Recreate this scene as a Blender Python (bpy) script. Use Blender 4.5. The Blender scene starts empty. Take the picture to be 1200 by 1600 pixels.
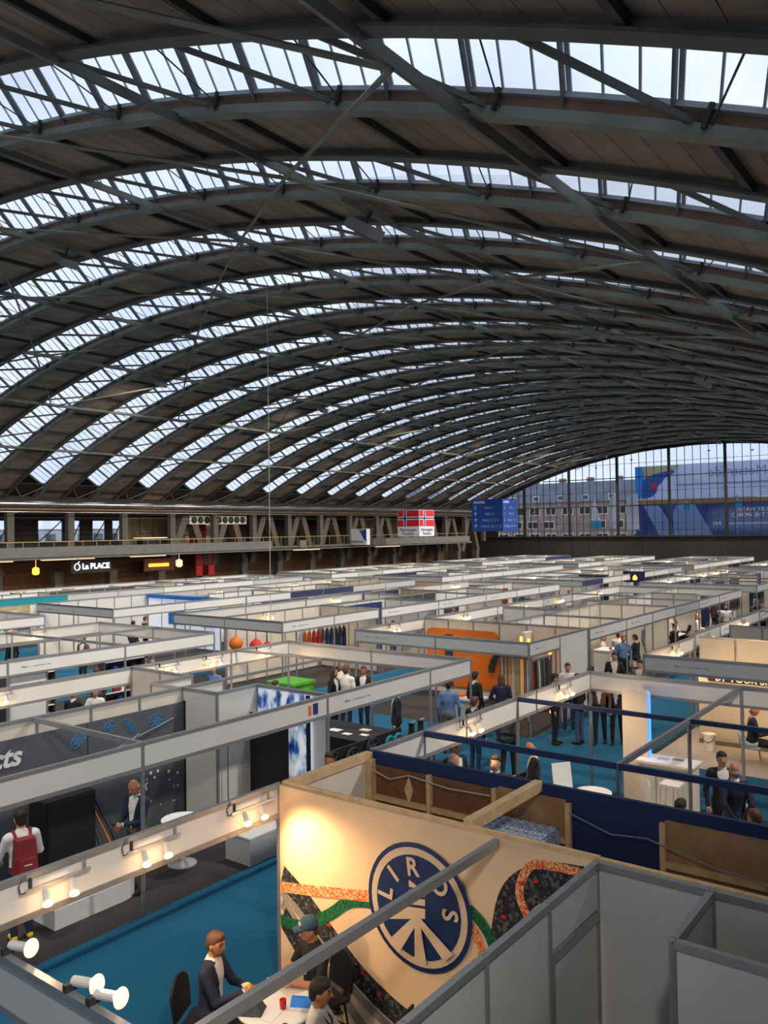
import bpy, bmesh, math, random
import numpy as np
from mathutils import Vector, Matrix

random.seed(7)
rnd = random.Random(11)
scene = bpy.context.scene
col = scene.collection

# ------------------------------------------------------------------ camera
CAM_R = np.array([[0.79598114, -0.0251166, -0.60480012],
                  [0.60515168, 0.00935802, 0.7960552],
                  [-0.01433447, -0.99964073, 0.02264816]])   # world axes seen in camera axes
CAM_LOC = np.array([0.0, 0.0, 5.5])
FOCAL_PX = 1276.0
cd = bpy.data.cameras.new('camera')
cam = bpy.data.objects.new('camera', cd)
col.objects.link(cam)
_r, _d, _f = CAM_R[:, 0], CAM_R[:, 1], CAM_R[:, 2]
cam.matrix_world = Matrix(((_r[0], -_d[0], -_f[0], 0.0), (_r[1], -_d[1], -_f[1], 0.0), (_r[2], -_d[2], -_f[2], 5.5), (0, 0, 0, 1)))
cd.sensor_fit = 'HORIZONTAL'
cd.sensor_width = 36.0
cd.lens = 36.0 * FOCAL_PX / 1200.0
cd.clip_start = 0.05
cd.clip_end = 600
scene.camera = cam

# ------------------------------------------------------------------ world, exposure
w = bpy.data.worlds.new('overcast_sky')
scene.world = w
w.use_nodes = True
nt = w.node_tree
nt.nodes.clear()
wo = nt.nodes.new('ShaderNodeOutputWorld')
bg = nt.nodes.new('ShaderNodeBackground')
tc = nt.nodes.new('ShaderNodeTexCoord')
nz = nt.nodes.new('ShaderNodeTexNoise')
nz.inputs['Scale'].default_value = 4.0
nz.inputs['Detail'].default_value = 5.0
rp = nt.nodes.new('ShaderNodeValToRGB')
rp.color_ramp.elements[0].position = 0.36
rp.color_ramp.elements[0].color = (0.62, 0.70, 0.84, 1)
rp.color_ramp.elements[1].position = 0.66
rp.color_ramp.elements[1].color = (0.84, 0.89, 0.97, 1)
nt.links.new(tc.outputs['Generated'], nz.inputs['Vector'])
nt.links.new(nz.outputs['Fac'], rp.inputs['Fac'])
nt.links.new(rp.outputs['Color'], bg.inputs['Color'])
nt.links.new(bg.outputs['Background'], wo.inputs['Surface'])
bg.inputs['Strength'].default_value = 1.4

vs = scene.view_settings
vs.view_transform = 'Standard'
vs.look = 'None'
vs.gamma = 1.0
vs.exposure = 0.0
vs.use_curve_mapping = False
cy = scene.cycles
cy.max_bounces = 6
cy.diffuse_bounces = 3
cy.glossy_bounces = 2
cy.transmission_bounces = 4
cy.transparent_max_bounces = 12
cy.caustics_reflective = False
cy.caustics_refractive = False

LAMP_TILT = math.radians(32)
HALL_FILL_W = 620.0      # watts of the floodlights added under the roof to brighten the hall

# ------------------------------------------------------------------ materials
MATS = {}
def mat(name, color, rough=0.6, metal=0.0, var=0.06, scale=6.0, bump=0.0, emit=0.0, ecol=None, spec=None):
    m = bpy.data.materials.new(name)
    m.use_nodes = True
    t = m.node_tree
    b = t.nodes['Principled BSDF']
    b.inputs['Roughness'].default_value = rough
    b.inputs['Metallic'].default_value = metal
    if spec is not None:
        b.inputs['Specular IOR Level'].default_value = spec
    c = (color[0], color[1], color[2], 1)
    if var > 0:
        tcn = t.nodes.new('ShaderNodeTexCoord')
        n = t.nodes.new('ShaderNodeTexNoise')
        n.inputs['Scale'].default_value = scale
        n.inputs['Detail'].default_value = 4
        r = t.nodes.new('ShaderNodeValToRGB')
        r.color_ramp.elements[0].position = 0.3
        r.color_ramp.elements[1].position = 0.7
        r.color_ramp.elements[0].color = (c[0] * (1 - var), c[1] * (1 - var), c[2] * (1 - var), 1)
        r.color_ramp.elements[1].color = (min(1, c[0] * (1 + var)), min(1, c[1] * (1 + var)), min(1, c[2] * (1 + var)), 1)
        t.links.new(tcn.outputs['Object'], n.inputs['Vector'])
        t.links.new(n.outputs['Fac'], r.inputs['Fac'])
        t.links.new(r.outputs['Color'], b.inputs['Base Color'])
        if bump > 0:
            bp = t.nodes.new('ShaderNodeBump')
            bp.inputs['Strength'].default_value = bump
            bp.inputs['Distance'].default_value = 0.02
            t.links.new(n.outputs['Fac'], bp.inputs['Height'])
            t.links.new(bp.outputs['Normal'], b.inputs['Normal'])
    else:
        b.inputs['Base Color'].default_value = c
    if emit > 0:
        e = ecol or color
        b.inputs['Emission Color'].default_value = (e[0], e[1], e[2], 1)
        b.inputs['Emission Strength'].default_value = emit
    MATS[name] = m
    return m

def glass(name, tint, gloss=0.08):
    m = bpy.data.materials.new(name)
    m.use_nodes = True
    t = m.node_tree
    t.nodes.clear()
    o = t.nodes.new('ShaderNodeOutputMaterial')
    tr = t.nodes.new('ShaderNodeBsdfTransparent')
    gl = t.nodes.new('ShaderNodeBsdfGlossy')
    mx = t.nodes.new('ShaderNodeMixShader')
    tcn = t.nodes.new('ShaderNodeTexCoord')
    n = t.nodes.new('ShaderNodeTexNoise')
    n.inputs['Scale'].default_value = 0.6
    r = t.nodes.new('ShaderNodeValToRGB')
    r.color_ramp.elements[0].color = (tint[0] * 0.9, tint[1] * 0.9, tint[2] * 0.9, 1)
    r.color_ramp.elements[1].color = (tint[0], tint[1], tint[2], 1)
    t.links.new(tcn.outputs['Object'], n.inputs['Vector'])
    t.links.new(n.outputs['Fac'], r.inputs['Fac'])
    t.links.new(r.outputs['Color'], tr.inputs['Color'])
    gl.inputs['Roughness'].default_value = 0.05
    mx.inputs['Fac'].default_value = gloss
    t.links.new(tr.outputs[0], mx.inputs[1])
    t.links.new(gl.outputs[0], mx.inputs[2])
    t.links.new(mx.outputs[0], o.inputs['Surface'])
    MATS[name] = m
    return m

def speckle(name, cols, scale, rough=0.8):
    """voronoi cells coloured from a list (rope weave, printed photographs)"""
    m = bpy.data.materials.new(name)
    m.use_nodes = True
    t = m.node_tree
    b = t.nodes['Principled BSDF']
    b.inputs['Roughness'].default_value = rough
    tcn = t.nodes.new('ShaderNodeTexCoord')
    v = t.nodes.new('ShaderNodeTexVoronoi')
    v.inputs['Scale'].default_value = scale
    r = t.nodes.new('ShaderNodeValToRGB')
    r.color_ramp.interpolation = 'CONSTANT'
    els = r.color_ramp.elements
    for i, c in enumerate(cols):
        e = els[i] if i < 2 else els.new(i / len(cols))
        e.position = i / len(cols)
        e.color = (c[0], c[1], c[2], 1)
    sp = t.nodes.new('ShaderNodeSeparateColor')
    t.links.new(tcn.outputs['Object'], v.inputs['Vector'])
    t.links.new(v.outputs['Color'], sp.inputs[0])
    t.links.new(sp.outputs[0], r.inputs['Fac'])
    t.links.new(r.outputs['Color'], b.inputs['Base Color'])
    MATS[name] = m
    return m

def noisepic(name, cols, scale, rough=0.5, emit=0.0, stretch=(1, 1, 1)):
    m = bpy.data.materials.new(name)
    m.use_nodes = True
    t = m.node_tree
    b = t.nodes['Principled BSDF']
    b.inputs['Roughness'].default_value = rough
    tcn = t.nodes.new('ShaderNodeTexCoord')
    mp = t.nodes.new('ShaderNodeMapping')
    mp.inputs['Scale'].default_value = stretch
    v = t.nodes.new('ShaderNodeTexNoise')
    v.inputs['Scale'].default_value = scale
    v.inputs['Detail'].default_value = 6
    r = t.nodes.new('ShaderNodeValToRGB')
    els = r.color_ramp.elements
    for i, c in enumerate(cols):
        p = 0.32 + 0.36 * i / (len(cols) - 1)
        e = els[i] if i < 2 else els.new(p)
        e.position = p
        e.color = (c[0], c[1], c[2], 1)
    t.links.new(tcn.outputs['Object'], mp.inputs['Vector'])
    t.links.new(mp.outputs['Vector'], v.inputs['Vector'])
    t.links.new(v.outputs['Fac'], r.inputs['Fac'])
    t.links.new(r.outputs['Color'], b.inputs['Base Color'])
    if emit:
        t.links.new(r.outputs['Color'], b.inputs['Emission Color'])
        b.inputs['Emission Strength'].default_value = emit
    MATS[name] = m
    return m

mat('steel_green', (0.105, 0.106, 0.09), 0.55, 0.0, 0.2, 2.0)
mat('steel_pale', (0.2, 0.205, 0.175), 0.5, 0.0, 0.2, 2.0)
mat('steel_brace', (0.21, 0.205, 0.15), 0.5, 0.0, 0.2, 2.0)
mat('steel_dark', (0.025, 0.025, 0.025), 0.6, 0.0, 0.15, 2.0)
mat('bar_dark', (0.16, 0.175, 0.19), 0.5, 0.0, 0.15, 3.0)
mat('bar_grey', (0.4, 0.43, 0.47), 0.5, 0.0, 0.15, 3.0)
mat('wood_wool', (0.34, 0.255, 0.195), 0.95, 0.0, 0.22, 1.4, 0.25)
mat('wood_wool_dark', (0.28, 0.21, 0.16), 0.95, 0.0, 0.25, 1.6, 0.25)
mat('fascia_brown', (0.28, 0.17, 0.12), 0.9, 0.0, 0.35, 1.2)
glass('skylight_glass', (0.96, 0.98, 1.0), 0.04)
glass('window_glass', (0.93, 0.96, 1.0), 0.05)
mat('roof_white', (0.82, 0.83, 0.85), 0.7, 0.0, 0.05, 1.0)
mat('floor_grey', (0.032, 0.029, 0.029), 0.95, 0.0, 0.15, 30)
mat('carpet_blue', (0, 0.1, 0.19), 0.95, 0.0, 0.10, 40, 0.1)
mat('carpet_beige', (0.42, 0.38, 0.33), 0.9, 0.0, 0.08, 20)
mat('carpet_white', (0.55, 0.53, 0.5), 0.9, 0.0, 0.08, 20)
mat('panel_white', (0.7, 0.675, 0.635), 0.5, 0.0, 0.03, 2.0)
mat('panel_grey_shade', (0.49, 0.485, 0.47), 0.5, 0.0, 0.03, 2.0)  # grey panels; also fascias facing -y, their shade put into this grey
mat('panel_cream', (0.74, 0.66, 0.55), 0.6, 0.0, 0.05, 2.0)
mat('alu', (0.33, 0.33, 0.335), 0.38, 0.55, 0.06, 8.0)
mat('alu_dark', (0.20, 0.205, 0.215), 0.42, 0.5, 0.08, 8.0)
mat('alu_bright', (0.62, 0.63, 0.65), 0.3, 0.6, 0.06, 8.0)
mat('navy', (0.02, 0.028, 0.12), 0.6, 0.0, 0.1)
mat('blue', (0.01, 0.07, 0.42), 0.6, 0.0, 0.1)
mat('blue_bright', (0.01, 0.20, 0.75), 0.5, 0.0, 0.1)
mat('stand_blue', (0.005, 0.018, 0.09), 0.7, 0.0, 0.12, 8)
mat('teal', (0.0, 0.24, 0.30), 0.6, 0.0, 0.1)
mat('charcoal', (0.05, 0.055, 0.062), 0.7, 0.0, 0.08)
mat('slate', (0.085, 0.095, 0.11), 0.7, 0.0, 0.06)
mat('black', (0.008, 0.008, 0.010), 0.6, 0.0, 0.1)
mat('white', (0.80, 0.79, 0.77), 0.5, 0.0, 0.03)
mat('orange', (0.72, 0.16, 0.01), 0.6, 0.0, 0.08)
mat('red', (0.62, 0.02, 0.015), 0.5, 0.0, 0.1)
mat('red_dark', (0.22, 0.015, 0.02), 0.7, 0.0, 0.15)
mat('green', (0.10, 0.42, 0.03), 0.6, 0.0, 0.1)
mat('wood_pale', (0.62, 0.42, 0.22), 0.7, 0.0, 0.15, 9)
mat('plywood', (0.34, 0.19, 0.085), 0.75, 0.0, 0.25, 5)
mat('plywood_dark', (0.17, 0.075, 0.03), 0.75, 0.0, 0.25, 5)
mat('concrete', (0.13, 0.115, 0.095), 0.85, 0.0, 0.15, 2.5)
mat('concrete_warm', (0.14, 0.1, 0.065), 0.85, 0.0, 0.15, 2.5)
mat('slab_grey', (0.17, 0.165, 0.155), 0.8, 0.0, 0.1, 2.0)
mat('wall_brown', (0.042, 0.033, 0.029), 0.85, 0.0, 0.2, 1.5)
mat('wall_dark', (0.035, 0.03, 0.028), 0.85, 0.0, 0.2, 1.5)
mat('wall_tan', (0.42, 0.33, 0.2), 0.8, 0.0, 0.15, 2.0)
mat('duct', (0.55, 0.52, 0.48), 0.22, 0.9, 0.1, 3.0)
mat('pipe_brown', (0.20, 0.12, 0.08), 0.4, 0.3, 0.15, 3.0)
mat('rail_gold', (0.45, 0.33, 0.15), 0.4, 0.5, 0.1, 3.0)
mat('bulb_warm', (1.0, 0.78, 0.42), 0.4, 0.0, 0.0, emit=14.0, ecol=(1.0, 0.60, 0.24))
mat('bulb_soft', (1.0, 0.82, 0.55), 0.4, 0.0, 0.0, emit=1.05, ecol=(1.0, 0.74, 0.46))
mat('lamp_face', (1.0, 0.98, 0.94), 0.4, 0.0, 0.0, emit=5.0, ecol=(1.0, 0.96, 0.9))
mat('neon_white', (1, 1, 1), 0.4, 0.0, 0.0, emit=2.4, ecol=(1, 0.95, 1))
mat('neon_orange', (1, 0.4, 0.05), 0.4, 0.0, 0.0, emit=3.5, ecol=(1, 0.33, 0.03))
mat('neon_blue', (0.1, 0.3, 1), 0.4, 0.0, 0.0, emit=2.6, ecol=(0.04, 0.16, 1))
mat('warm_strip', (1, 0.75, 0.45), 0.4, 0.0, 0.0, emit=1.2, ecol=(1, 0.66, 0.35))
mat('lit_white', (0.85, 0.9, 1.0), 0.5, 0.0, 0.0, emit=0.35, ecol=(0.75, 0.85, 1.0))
mat('lamp_can', (0.75, 0.72, 0.66), 0.35, 0.2, 0.05)
mat('lettering_grey', (0.25, 0.26, 0.30), 0.6, 0.0, 0.1)
mat('liros_cloth', (0.8, 0.57, 0.36), 0.85, 0.0, 0.05, 1.5)
mat('liros_blue', (0.006, 0.024, 0.1), 0.45, 0.0, 0.1)
mat('liros_tan', (0.66, 0.50, 0.35), 0.6, 0.0, 0.05)
speckle('rope_orange', [(0.75, 0.16, 0.03), (0.9, 0.35, 0.10), (0.8, 0.55, 0.3), (0.6, 0.08, 0.03)], 70)
speckle('rope_green', [(0.0, 0.10, 0.03), (0.01, 0.17, 0.06), (0.0, 0.06, 0.02)], 60)
speckle('rope_dark', [(0.012, 0.012, 0.014), (0.04, 0.04, 0.045), (0.008, 0.008, 0.01), (0.10, 0.10, 0.10), (0.02, 0.02, 0.02)], 30)
speckle('rope_grey', [(0.30, 0.26, 0.22), (0.36, 0.31, 0.26), (0.25, 0.22, 0.19)], 50)
noisepic('ocean_print', [(0.01, 0.03, 0.16), (0.05, 0.16, 0.45), (0.55, 0.68, 0.85), (0.9, 0.94, 1.0), (0.95, 0.97, 1.0)], 5.0, 0.4, 0.35, (1, 1, .5))
noisepic('crate_print', [(0.05, 0.09, 0.30), (0.6, 0.6, 0.62), (0.12, 0.2, 0.42), (0.7, 0.68, 0.62)], 14.0)
noisepic('photo_print', [(0.03, 0.03, 0.04), (0.25, 0.24, 0.23), (0.08, 0.12, 0.2), (0.6, 0.58, 0.55)], 5.0)
noisepic('sail_print', [(0.25, 0.27, 0.3), (0.5, 0.53, 0.55), (0.06, 0.07, 0.09), (0.65, 0.66, 0.66)], 2.0)
mat('brick_far', (0.34, 0.245, 0.195), 0.9, 0.0, 0.3, 0.8)
mat('slate_roof', (0.15, 0.17, 0.21), 0.8, 0.0, 0.2, 0.8)
mat('skin', (0.50, 0.26, 0.17), 0.55, 0.0, 0.05)
mat('skin_warm', (0.46, 0.19, 0.10), 0.55, 0.0, 0.05)
mat('hair_dark', (0.02, 0.014, 0.01), 0.7, 0.0, 0.3, 40)
mat('hair_brown', (0.10, 0.04, 0.02), 0.7, 0.0, 0.3, 40)
mat('hair_grey', (0.20, 0.18, 0.16), 0.7, 0.0, 0.3, 40)
mat('hair_ginger', (0.34, 0.13, 0.05), 0.7, 0.0, 0.3, 40)
mat('cloth_navy', (0.012, 0.018, 0.042), 0.8, 0.0, 0.15, 12)
mat('cloth_black', (0.010, 0.010, 0.012), 0.8, 0.0, 0.15, 12)
mat('cloth_white', (0.72, 0.69, 0.64), 0.8, 0.0, 0.06, 12)
mat('cloth_blue', (0.12, 0.20, 0.40), 0.8, 0.0, 0.1, 12)
mat('cloth_grey', (0.16, 0.16, 0.17), 0.8, 0.0, 0.1, 12)
mat('cloth_brown', (0.13, 0.06, 0.035), 0.8, 0.0, 0.1, 12)
mat('denim', (0.05, 0.09, 0.17), 0.85, 0.0, 0.15, 14)
mat('cap_blue', (0.035, 0.09, 0.14), 0.8, 0.0, 0.1, 12)
mat('yellow', (0.75, 0.5, 0.03), 0.6, 0.0, 0.05)
mat('chair_pale', (0.50, 0.62, 0.68), 0.5, 0.0, 0.04)

def see_light(name):
    """thin cloth: half of the light passes through it"""
    t = MATS[name].node_tree
    b = t.nodes['Principled BSDF']; o = [n for n in t.nodes if n.type == 'OUTPUT_MATERIAL'][0]
    tl = t.nodes.new('ShaderNodeBsdfTranslucent'); mx = t.nodes.new('ShaderNodeMixShader'); mx.inputs['Fac'].default_value = .55
    src = b.inputs['Base Color'].links[0].from_socket
    t.links.new(src, tl.inputs['Color']); t.links.new(b.outputs[0], mx.inputs[1]); t.links.new(tl.outputs[0], mx.inputs[2]); t.links.new(mx.outputs[0], o.inputs['Surface'])

# ------------------------------------------------------------------ mesh helpers
class MB:
    """collects boxes, bars, tubes ... of one mesh"""
    def __init__(s):
        s.v, s.f, s.m, s.cur, s.sm = [], [], [], 0, False
    def face(s, idx):
        s.f.append(tuple(idx)); s.m.append(s.cur)
    def hexa(s, p):
        b = len(s.v)
        s.v += [tuple(q) for q in p]
        for q in ((0, 3, 2, 1), (4, 5, 6, 7), (0, 1, 5, 4), (1, 2, 6, 5), (2, 3, 7, 6), (3, 0, 4, 7)):
            s.face([b + i for i in q])
        return s
    def box(s, x0, x1, y0, y1, z0, z1):
        return s.hexa([(x0, y0, z0), (x1, y0, z0), (x1, y1, z0), (x0, y1, z0), (x0, y0, z1), (x1, y0, z1), (x1, y1, z1), (x0, y1, z1)])
    def bar(s, p, q, wd, ht, up=(0, 0, 1)):
        p, q = Vector(p), Vector(q)
        d = (q - p).normalized()
        u = Vector(up)
        if abs(d.dot(u)) > 0.98: u = Vector((1, 0, 0))
        r = d.cross(u).normalized() * (wd / 2)
        u = r.cross(d).normalized() * (ht / 2)
        return s.hexa([p - r - u, p + r - u, q + r - u, q - r - u, p - r + u, p + r + u, q + r + u, q - r + u])
    def tube(s, p, q, r0, r1=None, n=8, caps=True):
        r1 = r0 if r1 is None else r1
        p, q = Vector(p), Vector(q)
        d = (q - p).normalized()
        u = Vector((0, 0, 1)) if abs(d.z) < 0.9 else Vector((1, 0, 0))
        a = d.cross(u).normalized(); c = d.cross(a)
        b = len(s.v)
        for k in range(n):
            t = 2 * math.pi * k / n
            o = a * math.cos(t) + c * math.sin(t)
            s.v.append(tuple(p + o * r0)); s.v.append(tuple(q + o * r1))
        for k in range(n):
            i, j = b + 2 * k, b + 2 * ((k + 1) % n)
            s.face((i, i + 1, j + 1, j))
        if caps:
            s.face([b + 2 * k for k in range(n)]); s.face([b + 2 * k + 1 for k in reversed(range(n))])
        return s
    def path(s, pts, r, n=6):
        for a, b in zip(pts, pts[1:]): s.tube(a, b, r, r, n)
        return s
    def lathe(s, prof, c=(0, 0, 0), n=16):
        b = len(s.v)
        for (r, z) in prof:
            for k in range(n):
                t = 2 * math.pi * k / n
                s.v.append((c[0] + r * math.cos(t), c[1] + r * math.sin(t), c[2] + z))
        for i in range(len(prof) - 1):
            for k in range(n):
                k2 = (k + 1) % n
                s.face((b + i * n + k, b + i * n + k2, b + (i + 1) * n + k2, b + (i + 1) * n + k))
        s.face([b + k for k in reversed(range(n))]); s.face([b + (len(prof) - 1) * n + k for k in range(n)])
        return s
    def prism(s, poly, fn0, fn1):
        """poly: 2-D outline; fn0 / fn1 map it to the two faces"""
        b = len(s.v); n = len(poly)
        s.v += [tuple(fn0(*p)) for p in poly] + [tuple(fn1(*p)) for p in poly]
        s.face(list(range(b, b + n))); s.face(list(range(b + 2 * n - 1, b + n - 1, -1)))
        for k in range(n):
            k2 = (k + 1) % n
            s.face((b + k, b + n + k, b + n + k2, b + k2))
        return s
    def mesh(s, name, mats):
        me = bpy.data.meshes.new(name)
        me.from_pydata(s.v, [], s.f)
        for m in (mats if isinstance(mats, (list, tuple)) else [mats]):
            me.materials.append(MATS[m])
        if max(s.m, default=0) > 0:
            me.polygons.foreach_set('material_index', s.m)
        if s.sm:
            me.polygons.foreach_set('use_smooth', [True] * len(s.f))
        bm = bmesh.new(); bm.from_mesh(me)
        bmesh.ops.recalc_face_normals(bm, faces=bm.faces)
        bm.to_mesh(me); bm.free()
        me.update()
        return me
    def build(s, name, mats, parent=None, loc=None, rotz=0.0):
        return link(name, s.mesh(name, mats), parent, loc, rotz)

def link(name, data, parent=None, loc=None, rotz=0.0):
    o = bpy.data.objects.new(name, data)
    col.objects.link(o)
    if parent is not None: o.parent = parent
    if loc is not None: o.location = loc
    if rotz: o.rotation_euler = (0, 0, rotz)
    return o

def tag(o, label=None, cat=None, group=None, kind=None):
    if label: o['label'] = label
    if cat: o['category'] = cat
    if group: o['group'] = group
    if kind: o['kind'] = kind
    return o

def thing(name, label, cat, loc=(0, 0, 0), rotz=0.0, group=None):
    o = link(name, None, None, loc, rotz)
    o.empty_display_size = 0.2
    return tag(o, label, cat, group)

def copy_tree(o, parent=None):
    c = o.copy()
    col.objects.link(c)
    c.parent = parent
    for ch in list(o.children): copy_tree(ch, c)
    return c

def place(proto, used, loc, rotz, label, group=None):
    """first call uses the prototype itself, later calls copy the whole thing"""
    o = proto if not used.get(proto.name) else copy_tree(proto)
    used[proto.name] = True
    o.location = loc
    o.rotation_euler = (0, 0, rotz)
    o['label'] = label
    if group: o['group'] = group
    return o
USED = {}

def project(p):
    c = CAM_R.T @ (np.array(p, float) - CAM_LOC)
    if c[2] <= 0.3: return None
    return 600 + FOCAL_PX * c[0] / c[2], 800 + FOCAL_PX * c[1] / c[2], c[2]

def pieces(name, me, mats4, parent, limit=300):
    """alike pieces sharing one mesh: the ones nearest in view become objects, the rest one joined part"""
    order = []
    for i, M in enumerate(mats4):
        t = M.translation
        q = project(t)
        inv = q is not None and -60 < q[0] < 1260 and -60 < q[1] < 1660
        order.append(((0 if inv else 1), (t - Vector(CAM_LOC)).length, i))
    order.sort()
    near = [i for a, d, i in order[:limit] if a == 0]
    rest = [i for a, d, i in order if i not in set(near)]
    for i in near:
        o = bpy.data.objects.new(name, me)
        col.objects.link(o)
        o.parent = parent
        o.matrix_local = mats4[i]
    if rest:
        vs_ = np.empty(len(me.vertices) * 3); me.vertices.foreach_get('co', vs_); vs_ = vs_.reshape(-1, 3)
        fs_ = [tuple(p.vertices) for p in me.polygons]
        V, F = [], []
        for i in rest:
            M = np.array(mats4[i]); b = len(V)
            V += (vs_ @ M[:3, :3].T + M[:3, 3]).tolist()
            F += [tuple(b + k for k in f) for f in fs_]
        m2 = bpy.data.meshes.new(name + '_field')
        m2.from_pydata(V, [], F)
        for m in me.materials: m2.materials.append(m)
        o = link(name + '_field', m2, parent)
        o['kind'] = 'stuff'

def text_mesh(txt, size, depth=0.004, mirror=False, align='CENTER', bold=0.0):
    cu = bpy.data.curves.new('lettering', 'FONT')
    cu.body = txt; cu.size = size; cu.extrude = depth; cu.align_x = align; cu.align_y = 'CENTER'; cu.offset = bold
    cu.resolution_u = 3
    o = bpy.data.objects.new('lettering', cu)
    col.objects.link(o)
    dg = bpy.context.evaluated_depsgraph_get()
    me = bpy.data.meshes.new_from_object(o.evaluated_get(dg))
    bpy.data.objects.remove(o)
    if mirror:
        for v in me.vertices: v.co.x = -v.co.x
        me.flip_normals()
    return me

def text_on(txt, size, where, facing, mname, parent, mirror=False, depth=0.004, bold=0.0, name='lettering'):
    """facing: '+x' | '-y' | '+z' : the way the lettered face looks"""
    me = text_mesh(txt, size, depth, mirror, bold=bold)
    me.materials.clear(); me.materials.append(MATS[mname])
    o = link(name, me, parent)
    if facing == '+x': R3 = Matrix(((0, 0, 1), (1, 0, 0), (0, 1, 0)))
    elif facing == '-y': R3 = Matrix(((1, 0, 0), (0, 0, -1), (0, 1, 0)))
    else: R3 = Matrix.Identity(3)
    o.matrix_local = Matrix.Translation(where) @ R3.to_4x4()
    return o

def wb(mb, name, mats, parent):
    """build a part from world coordinates under an unrotated thing"""
    L = parent.location
    return mb.build(name, mats, parent, (-L.x, -L.y, -L.z))

# ================================================================== the hall's shell
XC, ZT, RAD = -25.3, 14.26, 57.55            # vault: axis x, crown height, radius of the lower chords
ZC = ZT - RAD
RIB0, RIBS = 6.476, 4.132                     # first rib seen, spacing along y
MOD = 0.02276                                 # glazing module as an angle (1.31 m)
def vault(th, r): return XC + r * math.sin(th), ZC + r * math.cos(th)
Y_END, Y_REAR = 88.0, -7.0
X_L, X_R = -54.0, 4.5

floor = MB().box(X_L - 1, X_R + 1, Y_REAR - 1, Y_END + 1, -0.2, 0).build('floor', 'floor_grey')
tag(floor, kind='structure')
ROWS = {'A': (-7.0, -1.0), 'B': (-15.95, -10.0), 'C': (-25.0, -19.3), 'D': (-34.35, -28.85), 'E': (-43.6, -38.2)}
BLOCKS = [(-2.0, 3.05), (3.05, 16.4), (19.45, 41.0), (44.0, 62.0), (65.0, 84.0)]
def carpet(x0, x1, y0, y1, m='carpet_blue', name='aisle_carpet', z=0.006):
    MB().box(x0, x1, y0, y1, -0.001, z).build(name, m, floor)
for (a, b) in ((-10.0, -7.0), (-19.3, -15.95), (-28.85, -25.0), (-38.2, -34.35), (-46.5, -43.6), (-1.0, 1.0)):
    carpet(a, b, -2, 86)
for (x0, x1) in ROWS.values():
    for (a, b) in ((16.4, 19.45), (41.0, 44.0), (62.0, 65.0), (84.0, 86.0)):
        carpet(x0, x1, a, b)
carpet(-7.0, -1.0, -2.0, 3.05)

ceiling = link('ceiling', None)
tag(ceiling, kind='structure')
TH_G, TH_H, TH_R = 19.74 * MOD, 19.74 * MOD, 0.480                  # glazing ends, roof ends
GLASS_W = 2.25                                # chord B to chord A
ribs = list(range(-3, 20))

def swept(th0, th1, n, prof):
    """prof: (dy, r) outline swept along the vault"""
    mb = MB(); k = len(prof)
    for i in range(n + 1):
        th = th0 + (th1 - th0) * i / n
        for (y, r) in prof:
            x, z = vault(th, r); mb.v.append((x, y, z))
    for i in range(n):
        for j in range(k):
            j2 = (j + 1) % k
            mb.face((i * k + j, i * k + j2, (i + 1) * k + j2, (i + 1) * k + j))
    mb.face(list(range(k))); mb.face([n * k + j for j in reversed(range(k))])
    return mb
me_b = swept(-TH_R, TH_R, 60, [(-.13, RAD), (.13, RAD), (.13, RAD + .04), (.03, RAD + .04), (.03, RAD + .30), (.13, RAD + .30), (.13, RAD + .34), (-.13, RAD + .34), (-.13, RAD + .30), (-.03, RAD + .30), (-.03, RAD + .04), (-.13, RAD + .04)]).mesh('arch_chord', 'steel_green')
me_a = swept(-TH_R, TH_R, 60, [(-.12, RAD), (.12, RAD), (.12, RAD + .13), (-.12, RAD + .13)]).mesh('arch_flange', 'steel_pale')
me_f = swept(-TH_R, TH_R, 60, [(-.04, RAD + .13), (.04, RAD + .13), (.04, RAD + .30), (-.04, RAD + .30)]).mesh('fascia_board', 'fascia_brown')
me_c = swept(-TH_R, TH_R, 60, [(-.09, RAD + .27), (.05, RAD + .27), (.05, RAD + .33), (-.09, RAD + .33)]).mesh('glazing_curb', 'bar_grey')
GB, GT, GR = GLASS_W - .08, GLASS_W - 1.18, (.31, 1.41)     # glazing slopes down towards the far chord: y and height above the chord
me_k = swept(-TH_R, TH_R, 60, [(.10, RAD + .34), (GT, RAD + GR[1] - .03), (GT, RAD + GR[1] + .03), (.10, RAD + .40)]).mesh('rooflight_back', 'roof_white')
me_e = {}
for sg in (-1, 1):
    me_e[sg] = swept(-TH_G if sg < 0 else TH_H, sg * TH_R, 6, [(GB, RAD + GR[0]), (GT, RAD + GR[1]), (GT, RAD + GR[1] + .05), (GB, RAD + GR[0] + .05)]).mesh('rooflight_end', 'wall_dark')
for i in ribs:
    y = RIB0 + RIBS * i
    link('arch_chord', me_b, ceiling, (0, y, 0))
    link('arch_flange', me_a, ceiling, (0, y + GLASS_W, 0))
    link('fascia_board', me_f, ceiling, (0, y + GLASS_W, 0))
    link('glazing_curb', me_c, ceiling, (0, y + GLASS_W - .04, 0))
    link('rooflight_back', me_k, ceiling, (0, y, 0))
    link('rooflight_end', me_e[-1], ceiling, (0, y, 0)); link('rooflight_end', me_e[1], ceiling, (0, y, 0))

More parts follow.
